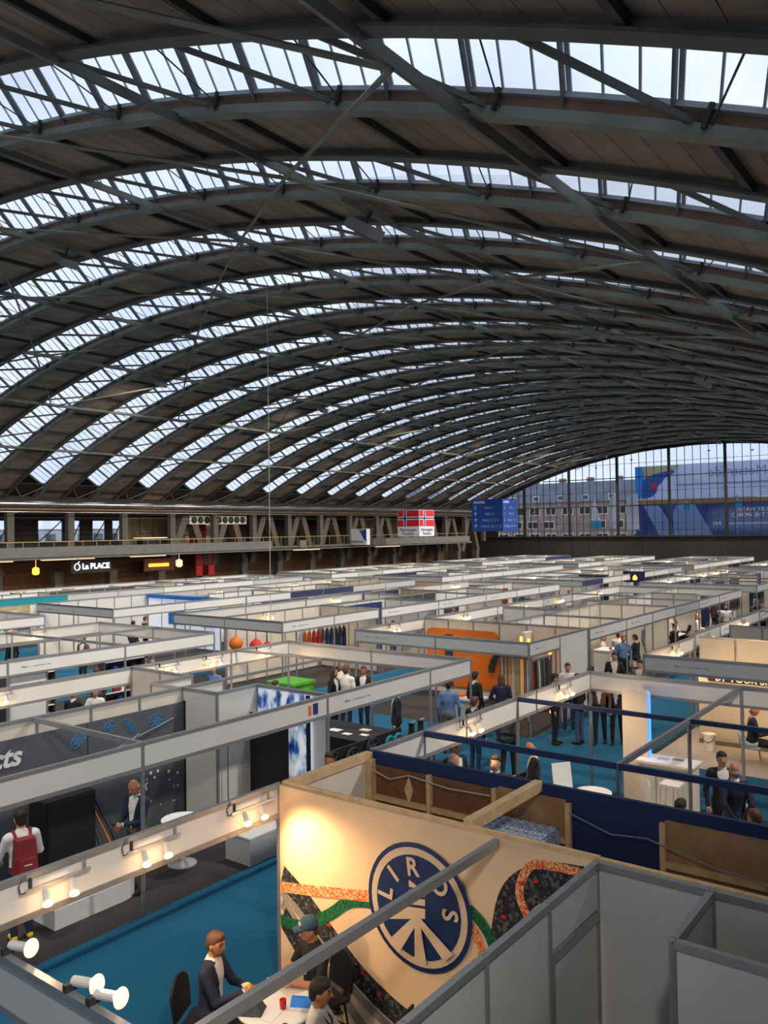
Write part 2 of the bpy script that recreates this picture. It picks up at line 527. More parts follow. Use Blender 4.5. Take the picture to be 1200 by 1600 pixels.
def at(th, r, y, roll=0.0):
    x, z = vault(th, r)
    return Matrix.Translation((x, y, z)) @ Matrix.Rotation(th + roll, 4, 'Y')
NPAN = 117
SPAN = (TH_G + TH_H) * (RAD + .5) / NPAN
def sloped(x0, x1, o0, o1, l0=0.0, l1=1.0):
    """a slat lying on the glazing slope, o0..o1 measured off the glass"""
    ya, za, yb, zb = GB + (GT - GB) * l0, GR[0] + (GR[1] - GR[0]) * l0, GB + (GT - GB) * l1, GR[0] + (GR[1] - GR[0]) * l1
    k = .7071
    return [(x0, ya + o0 * k, za + o0 * k), (x1, ya + o0 * k, za + o0 * k), (x1, yb + o0 * k, zb + o0 * k), (x0, yb + o0 * k, zb + o0 * k),
            (x0, ya + o1 * k, za + o1 * k), (x1, ya + o1 * k, za + o1 * k), (x1, yb + o1 * k, zb + o1 * k), (x0, yb + o1 * k, zb + o1 * k)]
pane_me = MB().hexa(sloped(-SPAN / 2 + .004, SPAN / 2 - .004, -.005, .005)).mesh('pane', 'skylight_glass')
thin_me = MB().hexa(sloped(-.014, .014, -.03, -.006)).mesh('glazing_bar', 'bar_grey')
thick_me = MB().hexa(sloped(-.065, -.032, -.085, -.006, -.15, 1.0)).mesh('roof_bearer', 'bar_dark')
wide_me = MB().hexa(sloped(-.015, .05, -.025, -.006)).mesh('glazing_bar', 'bar_grey')
P_, T_, K_ = [], [], []
for i in ribs:
    y = RIB0 + RIBS * i
    for k in range(NPAN):
        th = -TH_G + (TH_G + TH_H) * (k + .5) / NPAN
        P_.append(at(th, RAD, y))
    for k in range(NPAN + 1):
        th = -TH_G + (TH_G + TH_H) * k / NPAN
        (K_ if k % 3 == 0 else T_).append(at(th, RAD, y))
pieces('pane', pane_me, P_, ceiling)
pieces('glazing_bar', thin_me, T_, ceiling, 200)
pieces('glazing_bar', wide_me, K_, ceiling, 100)
pieces('roof_bearer', thick_me, K_, ceiling)

# wood-wool planks between the glazed strips, and beyond the glazing at the feet
PL_W = RIBS - GLASS_W
NPL = 120
psp = 2 * TH_R * (RAD + .2) / NPL
plank_me = MB().box(-psp / 2 + .006, psp / 2 - .006, 0.0, PL_W, 0, .06).mesh('plank', 'wood_wool')
plank_m2 = MB().box(-psp / 2 + .006, psp / 2 - .006, 0.0, PL_W, 0, .06).mesh('plank', 'wood_wool_dark')
Q1, Q2, Q3 = [], [], []
purl_me = MB().box(-.055, .055, 0.1, PL_W - .1, -.10, 0).mesh('purlin', 'steel_dark')
foot_me = MB().box(-psp / 2 + .006, psp / 2 - .006, .1, GLASS_W - .1, 0, .06).mesh('foot_plank', 'wall_dark')
Q4 = []
for i in ribs:
    y = RIB0 + RIBS * i + GLASS_W
    for k in range(NPL):
        th = -TH_R + 2 * TH_R * (k + .5) / NPL
        (Q1 if rnd.random() < .62 else Q2).append(at(th, RAD + .14, y))
        if th < -TH_G + .004 or th > TH_H: Q4.append(at(th, RAD + .3, y - GLASS_W))
    for k in range(-21, 22):
        if abs(k * MOD) < TH_R and k % 2 == 0: Q3.append(at(k * MOD, RAD + .14, y))
pieces('plank', plank_me, Q1, ceiling, 190)
pieces('plank', plank_m2, Q2, ceiling, 110)
pieces('purlin', purl_me, Q3, ceiling, 260)
pieces('foot_plank', foot_me, Q4, ceiling, 100)
# weather skin above the planks keeps daylight out
for i in ribs:
    y = RIB0 + RIBS * i + GLASS_W
    swept(-TH_R, TH_R, 40, [(y - .02, RAD + .21), (y + PL_W + .02, RAD + .21), (y + PL_W + .02, RAD + .24), (y - .02, RAD + .24)]).build('roof_skin', 'roof_white', ceiling)

# web members of each rib: thick diagonal, thin tie rod, post at the node
def strut(th0, y0, th1, y1, r, wd, ht):
    x0, z0 = vault(th0, r); x1, z1 = vault(th1, r)
    a, b = Vector((x0, y0, z0)), Vector((x1, y1, z1))
    return a, b
def strut_mesh(name, m, dth, dy, wd, ht, r, rod=False):
    a, b = Vector((0, 0, 0)), Vector((dth * r, dy, 0))
    mb = MB()
    (mb.tube(a, b, wd, wd, 6) if rod else mb.bar(a, b, wd, ht))
    return mb.mesh(name, m)
d1 = strut_mesh('web_diagonal', 'steel_green', MOD * 1.0, GLASS_W - .1, .06, .07, RAD)
d2 = strut_mesh('tie_rod', 'steel_dark', MOD * .75, -(GLASS_W - .1), .012, 0, RAD, True)
d3 = MB().box(-.025, .025, -.035, .035, 0, .26).mesh('node_post', 'steel_dark')
D1, D2, D3 = [], [], []
for i in ribs:
    y = RIB0 + RIBS * i
    for k in range(-9, 9):
        th = k * 2 * MOD
        D1.append(at(th + MOD * .9, RAD + .12, y + .05))
        D2.append(at(th + MOD * 2.02, RAD + .12, y + GLASS_W - .05))
        D3.append(at(th + MOD * 2.0, RAD + .06, y + GLASS_W - .14))
pieces('web_diagonal', d1, D1, ceiling, 220)
pieces('tie_rod', d2, D2, ceiling, 220)
pieces('node_post', d3, D3, ceiling, 120)

# long beams that run the length of the hall under the ribs
BEAM_TH = [k * MOD for k in (-15.7, -11.25, -6.75, -2.25, 2.25, 6.75, 11.25, 15.7)]
for th in BEAM_TH:
    x, z = vault(th, RAD - .02)
    u = (math.sin(th), 0, math.cos(th))
    for i in ribs[:-1]:
        y = RIB0 + RIBS * i
        MB().bar((x, y, z), (x, y + RIBS, z), .09, .14, u).build('long_beam', 'steel_pale' if i % 2 else 'steel_green', ceiling)
# crossed wind-bracing tubes
NODES = [15.7, 6.75, -2.25, -11.25]
for i in range(-2, 19, 2):
    for a, b in zip(NODES, NODES[1:]):
        for (s, t) in ((a, b), (b, a)):
            p = vault(s * MOD, RAD - .1); q = vault(t * MOD, RAD - .1); mth = (s + t) / 2 * MOD; c = vault(mth, RAD - .13)
            y0, y1 = RIB0 + RIBS * (i + .15), RIB0 + RIBS * (i + 2.15)
            MB().path([(p[0], y0, p[1]), (c[0], (y0 + y1) / 2, c[1]), (q[0], y1, q[1])], .04, 6).build('bracing_tube', 'steel_brace', ceiling)

# feet of the ribs above the gallery: open steel triangles on the edge beam
for i in ribs:
    y = RIB0 + RIBS * i
    for sgn in (-1, 1):
        mb = MB()
        x0, z0 = vault(sgn * TH_G, RAD + .2); x1, z1 = vault(sgn * (TH_G + .045), RAD + .1)
        mb.bar((x0, y + .1, z0), (x1, y + .3, z1), .08, .08); mb.bar((x1, y + .3, z1), (x1, y + GLASS_W, z1), .08, .08)
        mb.bar((x0, y + .1, z0), (x1, y + GLASS_W, z1), .07, .07); mb.bar((x0, y + GLASS_W, z0), (x1, y + .3, z1), .07, .07)
        mb.build('rib_foot', 'steel_brace', ceiling)

# ------------------------------------------------------------------ floodlights added under the roof as fill light
lamp_proto = {}
def hall_fill_lamp(th, y, label, tilt=None):
    x, z = vault(th, RAD - .35)
    t = thing('fill_floodlight', label, 'ceiling light', (x, y, z), 0, 'added fill floodlights under the roof')
    if not lamp_proto:
        lamp_proto['b'] = MB().box(-.36, .36, -.26, .26, -.16, .08).mesh('housing', 'alu')
        lamp_proto['f'] = MB().box(-.32, .32, -.22, .22, -.175, -.161).mesh('lens', 'steel_dark')
        lamp_proto['h'] = MB().tube((0, 0, .05), (0, 0, .36), .03).mesh('hanger', 'steel_dark')
    for k, n in (('b', 'housing'), ('f', 'lens'), ('h', 'hanger')): link(n, lamp_proto[k], t)
    ld = bpy.data.lights.new('floodlight_fill', 'AREA')
    ld.shape = 'RECTANGLE'; ld.size = .54; ld.size_y = .38; ld.energy = HALL_FILL_W; ld.color = (1.0, 0.93, 0.83); ld.spread = math.radians(125)
    lo = bpy.data.objects.new('floodlight_fill', ld); col.objects.link(lo); lo.parent = t; lo.location = (0, 0, -.185)
    if tilt: ld.energy *= .42
    t.rotation_euler = (0, LAMP_TILT if tilt is None else tilt, 0)
ORD = ['first', 'second', 'third', 'fourth', 'fifth', 'sixth', 'seventh', 'eighth', 'ninth', 'tenth', 'eleventh', 'twelfth', 'thirteenth', 'fourteenth', 'fifteenth']
LINES = [(-6.75, 'beam line between gallery and crown'), (2.25, 'beam line beside the crown'), (11.25, 'beam line over the first stands'), (20.3, 'roof edge above the near gallery, out of view')]  # last line is unseen, added to brighten faces turned to +x
for n_, (k, where) in enumerate(LINES):
    for j, i in enumerate((-2, 1, 4, 7, 10, 13, 16, 18)):
        hall_fill_lamp(k * MOD, RIB0 + RIBS * i + 3.1, 'added grey fill lamp, %s along the %s' % (ORD[j], where), math.radians(54) if k > 20 else None)

# ------------------------------------------------------------------ left wall and gallery
wl = tag(link('wall_left', None), kind='structure')
gal_wins = [(30.9, 32.9), (33.5, 34.3), (35.2, 36.4), (36.9, 37.8), (25.2, 26.3), (28.0, 29.0)]
ZW0, ZW1 = 5.05, 6.65
cuts = sorted(gal_wins)
y = Y_REAR
for (a, b) in cuts + [(Y_END, Y_END)]:
    MB().box(X_L - .3, X_L, y, a, 0, 9.2).build('wall_section', 'wall_brown', wl)
    if b > a:
        MB().box(X_L - .3, X_L, a, b, 0, ZW0).build('wall_section', 'wall_brown', wl)
        MB().box(X_L - .3, X_L, a, b, ZW1, 9.2).build('wall_section', 'wall_brown', wl)
    y = b
for n_, (a, b) in enumerate(cuts):
    wn = tag(link('window_%d' % (n_ + 2), None), kind='structure')
    MB().box(X_L - .12, X_L - .10, a, b, ZW0, ZW1).build('pane', 'window_glass', wn)
    mb = MB(); mb.box(X_L - .15, X_L - .05, a, a + .08, ZW0, ZW1); mb.box(X_L - .15, X_L - .05, b - .08, b, ZW0, ZW1); mb.box(X_L - .15, X_L - .05, a, b, ZW1 - .12, ZW1); mb.box(X_L - .15, X_L - .05, a, b, (ZW0 + ZW1) / 2 - .02, (ZW0 + ZW1) / 2 + .02)
    mb.build('window_frame', 'steel_dark', wn)
    MB().bar((X_L - .02, a + .1, ZW0), (X_L - .02, b, ZW1), .06, .06, (1, 0, 0)).build('wind_brace', 'steel_dark', wn)
# roof edge over the gallery
GX = -47.0
xe, ze = vault(-TH_R, RAD)
edge = tag(MB().box(X_L - .3, xe + .4, Y_REAR, Y_END, ze - .15, ze + .35).build('ceiling_edge', 'wall_brown'), kind='structure')
trim = tag(link('trim_1', None), kind='structure')
mb = MB(); mb.sm = True; mb.tube((-48.5, Y_REAR, 7.48), (-48.5, Y_END - .5, 7.48), .17, n=14); mb.build('duct', 'duct', trim)
mb = MB(); mb.sm = True; mb.tube((-48.75, Y_REAR, 7.15), (-48.75, Y_END - .5, 7.15), .10, n=10); mb.build('service_pipe', 'pipe_brown', trim)
mb = MB(); mb.sm = True; mb.tube((-48.4, Y_REAR, 6.97), (-48.4, Y_END - .5, 6.97), .05, n=8); mb.build('service_pipe', 'duct', trim)
MB().box(-50.4, -49.6, Y_REAR, Y_END, 6.85, 7.85).build('edge_beam', 'wall_brown', trim)
gallery = tag(link('floor_gallery', None), kind='structure')
MB().box(X_L, GX - .1, Y_REAR, Y_END - 10, 4.0, 4.17).build('deck', 'slab_grey', gallery)
for (a, b) in ((Y_REAR, 46.9), (50.2, 51.0), (60.1, 77.4)):
    MB().box(GX - .12, GX, a, b, 4.15, 4.78).build('parapet', 'slab_grey', gallery)
MB().box(GX - .25, GX - .1, 46.9, 60.1, 4.1, 4.35).build('parapet', 'concrete', gallery)
MB().box(GX - .08, GX - .04, Y_REAR, 77.4, 5.07, 5.12).build('hand_rail', 'rail_gold', gallery)
post_me = MB().box(-.015, .015, -.015, .015, 4.2, 5.08).mesh('rail_post', 'rail_gold')
yy = Y_REAR
while yy < 77:
    link('rail_post', post_me, gallery, (GX - .06, yy, 0)); yy += 1.0
# splayed concrete legs under every rib, and a straight column between
leg_t = {}
for i in range(-2, 19):
    y = RIB0 + RIBS * i + 1.2
    t = tag(link('trim_%d' % (i + 20), None, None, (-50, y, 0)), kind='structure')
    if not leg_t:
        def legm(s):
            mb = MB()
            mb.hexa([(-.35, s * 1.75 - .28, 3.0), (.35, s * 1.75 - .28, 3.0), (.35, s * 1.75 + .28, 3.0), (-.35, s * 1.75 + .28, 3.0), (-.35, s * .3 - .3, 6.9), (.35, s * .3 - .3, 6.9), (.35, s * .3 + .3, 6.9), (-.35, s * .3 + .3, 6.9)])
            return mb.mesh('leg', 'concrete_warm' if s > 0 else 'concrete')
        leg_t[-1] = legm(-1); leg_t[1] = legm(1)
        leg_t[0] = MB().box(-.3, .3, -.3, .3, 0, 3.1).mesh('column', 'concrete')
        leg_t[2] = MB().box(.6, 1.0, 1.85, 2.3, 4.1, 7.0).mesh('column', 'concrete')
    if not (27.6 < y < 40): link('leg', leg_t[-1], t); link('leg', leg_t[1], t)
    link('column', leg_t[0], t, (0, 1.6, 0)); link('column', leg_t[2], t)

# rooms and fittings on the gallery
t = thing('fan_unit', 'cream ventilation box with nine round black fans above the gallery', 'ventilation unit', (-49.6, 40.7, 6.185))
MB().box(-.4, 0, 0, 5.9, 0, .66).build('casing', 'panel_cream', t)
ring = MB().tube((0, 0, 0), (.05, 0, 0), .27, .25, 16).mesh('fan', 'black'); hub = MB().tube((.05, 0, 0), (.08, 0, 0), .08, .06, 8).mesh('hub', 'alu_dark')
for k in range(9):
    f = link('fan', ring, t, (0, .45 + k * .625, .33)); link('hub', hub, f)
t = thing('glazed_room', 'small lit gallery room with cream panes and a dark red middle wall', 'room', (-51.6, 40.9, 4.17))
for (a, b, m) in ((0, 1.4, 'wall_tan'), (2.9, 4.3, 'wall_tan')):
    MB().box(-.1, 0, a, b, 0, 2.1).build('panel', m, t)
    MB().box(.02, .05, (a + b) / 2 - .02, (a + b) / 2 + .02, 0, 2.1).build('mullion', 'wall_dark', t)
    MB().box(.02, .05, a, b, 1.15, 1.2).build('mullion', 'red_dark', t)
    MB().box(.03, .2, a + .1, b - .5, 2.02, 2.08).build('strip_light', 'warm_strip', t)
MB().box(-.1, .25, 1.4, 2.9, 0, 2.15).build('red_wall', 'red_dark', t)
t = thing('gallery_bar', 'dark bar counter with a lit top on the gallery before tan panels', 'counter', (-50.3, 36.6, 4.17))
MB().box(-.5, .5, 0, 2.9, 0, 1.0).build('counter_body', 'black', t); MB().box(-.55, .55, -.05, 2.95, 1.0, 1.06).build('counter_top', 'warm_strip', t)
t = thing('wall_panelling', 'tall tan wall panelling behind the gallery bar', 'panelling', (-53.9, 38.0, 4.17))
for k in range(3): MB().box(0, .06, k * 1.3, k * 1.3 + 1.24, 0, 2.6).build('panel', 'wall_tan', t)
t = thing('wall_panelling', 'pale tan panelling at the far end of the gallery', 'panelling', (-53.9, 64.5, 4.17))
for k in range(8): MB().box(0, .06, k * 1.6, k * 1.6 + 1.5, 0, 2.6).build('panel', 'wall_tan', t)

# shops under the gallery
shop = tag(MB().box(-51.8, -51.6, Y_REAR, Y_END - 8, 0, 4.0).build('wall_shopfront', 'plywood_dark'), kind='structure')
t = thing('shop_sign', 'glowing white shop sign with apple mark on dark board', 'sign', (-47.9, 30.0, 3.15))
MB().box(-.1, -.03, -.3, 2.7, -.15, .75).build('sign_board', 'black', t)
for k in (.2, 2.2): MB().tube((-.06, k, .75), (-.06, k, .86), .02).build('hanger', 'steel_dark', t)
text_on('La PLACE', .50, (0, 1.50, .27), '+x', 'neon_white', t, depth=.01, bold=.012)
mb = MB()
for k in range(20):
    a0, a1 = 2 * math.pi * k / 20, 2 * math.pi * (k + 1) / 20
    mb.bar((0, .12 + .19 * math.cos(a0), .27 + .21 * math.sin(a0)), (0, .12 + .19 * math.cos(a1), .27 + .21 * math.sin(a1)), .02, .06, (1, 0, 0))
mb.bar((0, .14, .47), (0, .28, .62), .02, .05, (1, 0, 0)); mb.build('apple_mark', 'neon_white', t)
t = thing('lamp_row', 'row of glowing orange shop lamps under the gallery', 'shop lights', (-49.5, 36.8, 3.1))
for k in range(7): MB().box(-.05, .05, .1 + k * .26, .26 + k * .26, 0, .22).build('lamp', 'neon_orange', t)
MB().box(-.12, -.06, -.3, 2.4, -.3, .6).build('back_board', 'plywood_dark', t)
tag(MB().lathe([(.015, 1.01), (.015, .52), (.05, .5), (.2, .42), (.22, .1), (.12, 0)][::-1], (-49.0, 27.9, 3.0), 12).build('pendant_lamp', 'neon_orange'), 'orange glowing pendant lamp beside the apple-mark shop sign', 'lamp')
tag(MB().lathe([(.015, 1.01), (.015, .62), (.05, .6), (.25, .5), (.25, .1), (.12, 0)][::-1], (-49.0, 39.2, 3.0), 12).build('pendant_lamp', 'bulb_soft'), 'pale yellow globe lamp at the end of the orange shop lamps', 'lamp')
tag(MB().box(-49.9, -49.7, 41.4, 43.2, 2.2, 3.9).build('red_screen', 'red'), 'plain red wall screen under the gallery', 'screen')
for k, (a, b, wh) in enumerate(((28.0, 31.6, 'left of the apple-mark shop sign'), (34.6, 37.4, 'right of the apple-mark shop sign'), (22.5, 26.0, 'at the near end of the shopfront'), (62.5, 66.0, 'below the striped flag cube'), (51.0, 54.0, 'between the splayed legs'))):
    tag(MB().box(-48.6, -48.2, a, b, 3.9, 3.98).build('strip_light', 'warm_strip'), 'warm strip light under the gallery, ' + wh, 'light')

# ------------------------------------------------------------------ right and rear walls
wr = tag(link('wall_right', None), kind='structure')
MB().box(X_R, X_R + .3, Y_REAR, Y_END, 0, 4.2).build('wall_section', 'wall_tan', wr); MB().box(X_R, X_R + .3, Y_REAR, Y_END, 8.6, 9.2).build('wall_section', 'wall_tan', wr)
wrw = tag(link('window_9', None), kind='structure')
rp_me = MB().box(.1, .12, 0, 3.0, 4.2, 8.6).mesh('pane', 'window_glass'); rm_me = MB().box(.02, .2, -.05, .05, 4.2, 8.6).mesh('mullion', 'steel_dark')
for k in range(31):
    link('pane', rp_me, wrw, (X_R, Y_REAR + 3.05 * k, 0)); link('mullion', rm_me, wrw, (X_R, Y_REAR + 3.05 * k, 0))
wre = tag(link('wall_rear', None), kind='structure')
MB().box(X_L - .3, X_R + .3, Y_REAR - .3, Y_REAR, 0, 4.5).build('wall_section', 'panel_grey_shade', wre); MB().box(X_L - .3, X_R + .3, Y_REAR - .3, Y_REAR, 9.0, 15.5).build('wall_section', 'panel_grey_shade', wre)
wrr = tag(link('window_10', None), kind='structure')
rq_me = MB().box(0, 2.95, -.12, -.10, 4.5, 9.0).mesh('pane', 'window_glass'); rn_me = MB().box(-.05, .05, -.2, -.02, 4.5, 9.0).mesh('mullion', 'steel_dark')
for k in range(20):
    link('pane', rq_me, wrr, (X_L + 2.95 * k, Y_REAR, 0)); link('mullion', rn_me, wrr, (X_L + 2.95 * k, Y_REAR, 0))
tag(MB().box(.35, X_R, Y_REAR, Y_END, 3.85, 4.0).build('floor_gallery_right', 'slab_grey'), kind='structure')
tag(MB().box(XC + .0 + (RAD * math.sin(TH_R)) - .6, X_R + .3, Y_REAR, Y_END, ze - .15, ze + .35).build('ceiling_edge_right', 'wall_brown'), kind='structure')

# ------------------------------------------------------------------ glazed end wall
we = tag(link('wall_end', None), kind='structure')
SILL = 4.5
x = X_L
while x < X_R:
    x2 = min(x + 2.05, X_R)
    MB().box(x + .01, x2 - .01, Y_END - .05, Y_END + .25, 0, SILL).build('wall_panel', 'wall_brown', we); x = x2
MB().box(X_L, X_R, Y_END - .25, Y_END + .1, SILL - .12, SILL + .05).build('sill', 'wall_dark', we)
win = tag(link('window_1', None), kind='structure')
def arch_z(x): 
    s = (x - XC) / (RAD - .25)
    return ZC + (RAD - .25) * math.sqrt(max(0, 1 - s * s))
# solid spandrel between the glazing and the roof edge
mb = MB(); n = 60
for k in range(n):
    xa = -50.6 + 50.6 * k / n; xb = -50.6 + 50.6 * (k + 1) / n
    mb.hexa([(xa, Y_END - .1, arch_z(xa)), (xb, Y_END - .1, arch_z(xb)), (xb, Y_END + .2, arch_z(xb)), (xa, Y_END + .2, arch_z(xa)), (xa, Y_END - .1, arch_z(xa) + .9), (xb, Y_END - .1, arch_z(xb) + .9), (xb, Y_END + .2, arch_z(xb) + .9), (xa, Y_END + .2, arch_z(xa) + .9)])
mb.build('spandrel', 'wall_dark', we)
MB().box(X_L, -49.4, Y_END - .1, Y_END + .2, SILL, 9.2).build('side_pier', 'wall_dark', we)
MB().box(-1.2, X_R, Y_END - .1, Y_END + .2, SILL, 9.2).build('side_pier', 'wall_dark', we)
MAJ = [-22.7 + 5.74 * k for k in range(-4, 4)]
LEV = [SILL, 7.85, 10.95, 99]
step = 5.74 / 7
xs = [-22.7 + step * k for k in range(-33, 27)]
xs = [x for x in xs if -49.4 < x < -1.2]
for k, x in enumerate(xs):
    top = arch_z(x)
    if top < SILL + .3: continue
    ismaj = min(abs(x - m) for m in MAJ) < .1
    wd, dp, mm = (.13, .24, 'steel_dark') if ismaj else (.045, .09, 'steel_dark')
    MB().box(x - wd, x + wd, Y_END - dp, Y_END + .02, SILL, top) .build('mullion', mm, win) if ismaj else MB().box(x - wd / 2, x + wd / 2, Y_END - dp, Y_END + .02, SILL, top).build('mullion', mm, win)
    if k + 1 < len(xs):
        x2 = xs[k + 1]
        for a, b in zip(LEV, LEV[1:]):
            ta, tb = min(b, arch_z(x)), min(b, arch_z(x2))
            if min(ta, tb) <= a + .02: continue
            MB().hexa([(x, Y_END - .01, a), (x2, Y_END - .01, a), (x2, Y_END, a), (x, Y_END, a), (x, Y_END - .01, ta), (x2, Y_END - .01, tb), (x2, Y_END, tb), (x, Y_END, ta)]).build('pane', 'window_glass', win)
for (z, h) in ((5.15, .03), (5.95, .035), (7.85, .10), (9.4, .035), (10.95, .09), (12.5, .035)):
    lo = [x for x in xs if arch_z(x) > z]
    MB().box(lo[0], lo[-1], Y_END - .07, Y_END + .02, z - h / 2, z + h / 2).build('transom', 'steel_dark', win)
for x in (-36.5, -32.4, -28.3, -24.2, -20.0):
    MB().box(x - .12, x + .12, Y_END - .5, Y_END - .3, arch_z(x) - .75, arch_z(x) - .65).build('window_lamp', 'steel_dark', win)

# ================================================================== outside the end window
outside = tag(MB().box(-160, 60, Y_END + .4, 200, -.3, -.05).build('ground', 'concrete'), kind='structure')
t = thing('apartment_building', 'long brown brick apartment block with slate roof beyond the end window', 'building', (-56, 122, 0))
MB().box(-34, 26, 0, 10, 0, 9.6).build('wall', 'brick_far', t)
MB().hexa([(-34.3, -.3, 9.6), (26.3, -.3, 9.6), (26.3, 10.3, 9.6), (-34.3, 10.3, 9.6), (-34.3, 2.6, 12.9), (26.3, 2.6, 12.9), (26.3, 7.4, 12.9), (-34.3, 7.4, 12.9)]).build('roof', 'slate_roof', t)
for k in range(12): MB().box(-32.5 + k * 4.9, -31.6 + k * 4.9, 4.2, 5.2, 12.6, 13.7).build('chimney', 'brick_far', t)
fr = MB().box(-.95, .95, -.10, .0, -.65, .65).mesh('window', 'white')
mbp = MB(); mbp.box(-.82, -.05, -.13, -.1, -.52, .52); mbp.box(.05, .82, -.13, -.1, -.52, .52); pn = mbp.mesh('pane', 'wall_dark')
fr2 = MB().box(-.55, .55, -.10, .0, -.45, .45).mesh('window', 'white'); pn2 = MB().box(-.42, .42, -.13, -.1, -.32, .32).mesh('pane', 'slate')
for r_, z in enumerate((1.4, 4.0, 6.0, 8.2)):
    for k in range(20):
        x = -32 + k * 2.9 + (.4 if r_ % 2 else 0)
        if rnd.random() < .12: continue
        f = link('window', fr, t, (x, 0, z)); link('pane', pn, f)
for k in range(13):
    f = link('window', fr2, t, (-31 + k * 4.3, -.05, 10.3)); link('pane', pn2, f)
t = thing('event_banner', 'huge pale blue banner over a dark blue one beyond the end window', 'banner', (-36.2, 99.0, 0))
mat('banner_pale', (0.74, 0.79, 0.95), 0.7, 0, 0.06, .3); mat('banner_blue', (0.05, 0.12, 0.4), 0.7, 0, 0.08, .3); mat('banner_light', (0.48, 0.68, 1.0), 0.7, 0, 0.05, .3); mat('banner_ochre', (0.75, 0.68, 0.45), 0.7, 0, .05); mat('banner_mid', (0.07, 0.22, 0.66), 0.7, 0, 0.06, .3); mat('banner_cyan', (0.06, 0.48, 0.95), 0.6, 0, .05)
mat('letter_violet', (0.3, 0.34, 0.55), .6, 0, .05); mat('letter_white', (0.9, 0.93, 1.0), .6, 0, .05)
MB().box(0, 36, 0, .1, 8.75, 12.9).build('upper_sheet', 'banner_pale', t)
MB().box(0, 36, 0, .1, 4.0, 8.1).build('lower_sheet', 'banner_blue', t)
for k in range(8): MB().box(k * 5.1, k * 5.1 + .12, .15, .3, 0, 12.9).build('carrier_post', 'steel_dark', t)
MB().box(5.0, 15.5, -.03, -.02, 10.35, 10.55).build('small_print', 'letter_violet', t)
MB().box(-.4, 36.4, .02, .4, 8.12, 8.72).build('timber_band', 'plywood', t)
fp = lambda y: (lambda u, v: (u, y, v))
def sheet(poly, y, m, name): MB().prism(poly, fp(y), fp(y - .01)).build(name, m, t)
sheet([(0, 8.8), (0, 12.85), (1.8, 12.85), (2.4, 11.9), (2.6, 10.6), (1.9, 9.6)], -.02, 'banner_cyan', 'blue_wave')
sheet([(.9, 12.85), (5.5, 12.85), (4.8, 12.2), (3.2, 11.4), (1.2, 11.0)], -.035, 'banner_ochre', 'ochre_wave')
sheet([(1.2, 11.4), (2.4, 11.9), (4.6, 12.3), (4.9, 12.0), (3.6, 11.3), (3.2, 10.9), (1.3, 10.2)], -.05, 'banner_mid', 'blue_wave')
sheet([(.8, 8.9), (.9, 11.2), (3.6, 11.2), (2.8, 10.4), (2.6, 9.6), (2.0, 9.1)], -.065, 'banner_mid', 'blue_wave')
sheet([(2.35 + .38 * math.cos(a * math.pi / 6), 10.4 + .38 * math.sin(a * math.pi / 6)) for a in range(12)], -.08, 'red', 'red_dot')
for nm_ in ('banner_pale', 'banner_blue', 'banner_light', 'banner_ochre', 'banner_mid', 'banner_cyan'): see_light(nm_)
text_on('Metstrade', 1.55, (11.9, -.03, 11.75), '-y', 'letter_violet', t, mirror=True)
sheet([(1.0, 8.05), (2.9, 8.05), (4.4, 5.6), (4.4, 4.1), (3.0, 4.1)], -.02, 'banner_light', 'letter_shape')
sheet([(4.5, 8.05), (7.1, 8.05), (9.3, 4.1), (4.6, 4.1)], -.02, 'banner_light', 'letter_shape')
sheet([(3.3, 8.08), (5.0, 8.08), (4.3, 6.6)], -.035, 'banner_mid', 'letter_shape')
text_on('UNITED BY WATER', .62, (14.4, -.03, 7.35), '-y', 'letter_white', t, mirror=True)
text_on('DRIVEN BY THE WORLD', .62, (14.6, -.03, 6.7), '-y', 'letter_white', t, mirror=True)
text_on('RAI', .6, (9.6, -.03, 5.8), '-y', 'letter_white', t, mirror=True)
MB().box(10.9, 20, -.04, -.03, 5.62, 5.9).build('small_print', 'banner_light', t)
mat('flag_white', (0.92, 0.92, 1.0), .7, 0, .05); mat('flag_cyan', (0.1, 0.65, 0.95), .7, 0, .05)
see_light('flag_white'); see_light('flag_cyan')
def feather(x, y, z0, z1, wd, label, tip=True):
    t = thing('feather_flag', label, 'flag', (x, y, 0))
    MB().tube((0, .03, 0), (0, .03, z1 + .2), .04).build('pole', 'alu', t)
    n = 10; L = []
    for k in range(n + 1):
        f = k / n; L.append((wd * (1 - f) ** .8 if tip else wd * (1 - .12 * f), z0 + (z1 - z0) * f))
    poly = [(0, z0)] + [(a, b) for a, b in L] + ([] if tip else [(0, z1)])
    MB().prism(poly[1:] + [(-.45 * wd * (1 - k / n if tip else 1), z0 + (z1 - z0) * k / n) for k in reversed(range(n))], lambda u, v: (u, -.012, v), lambda u, v: (u, .012, v)).build('cloth', 'flag_white', t)
    if tip: MB().box(-.46 * wd, wd * 1.01, -.025, .025, z0, z0 + .9).build('hem', 'flag_cyan', t)
feather(-38.9, 92.5, 5.4, 9.3, .9, 'pointed white feather flag with cyan hem outside the end window')
feather(-36.6, 92.5, 5.3, 9.3, .75, 'square white flag nearest the pointed flag outside', False)
feather(-34.4, 92.5, 5.2, 9.3, .95, 'wider square white flag beside the big banner outside', False)
feather(-28.2, 92.5, 7.2, 8.6, .5, 'small cyan-hemmed flag before the big banner')
feather(-22.8, 92.5, 7.3, 8.6, .5, 'small cyan-hemmed flag under the mirrored lettering')
t = thing('office_building', 'pale office building seen through the gallery windows', 'building', (-72, 30, 0))
MB().box(-6, 0, -14, 20, 0, 6.1).build('wall', 'panel_grey_shade', t)
pw = MB().box(0, .05, -.5, .5, -.5, .5).mesh('window', 'slate')
for k in range(20):
    for z in (1.6, 3.4, 5.1): link('window', pw, t, (0, -13 + k * 1.7, z))

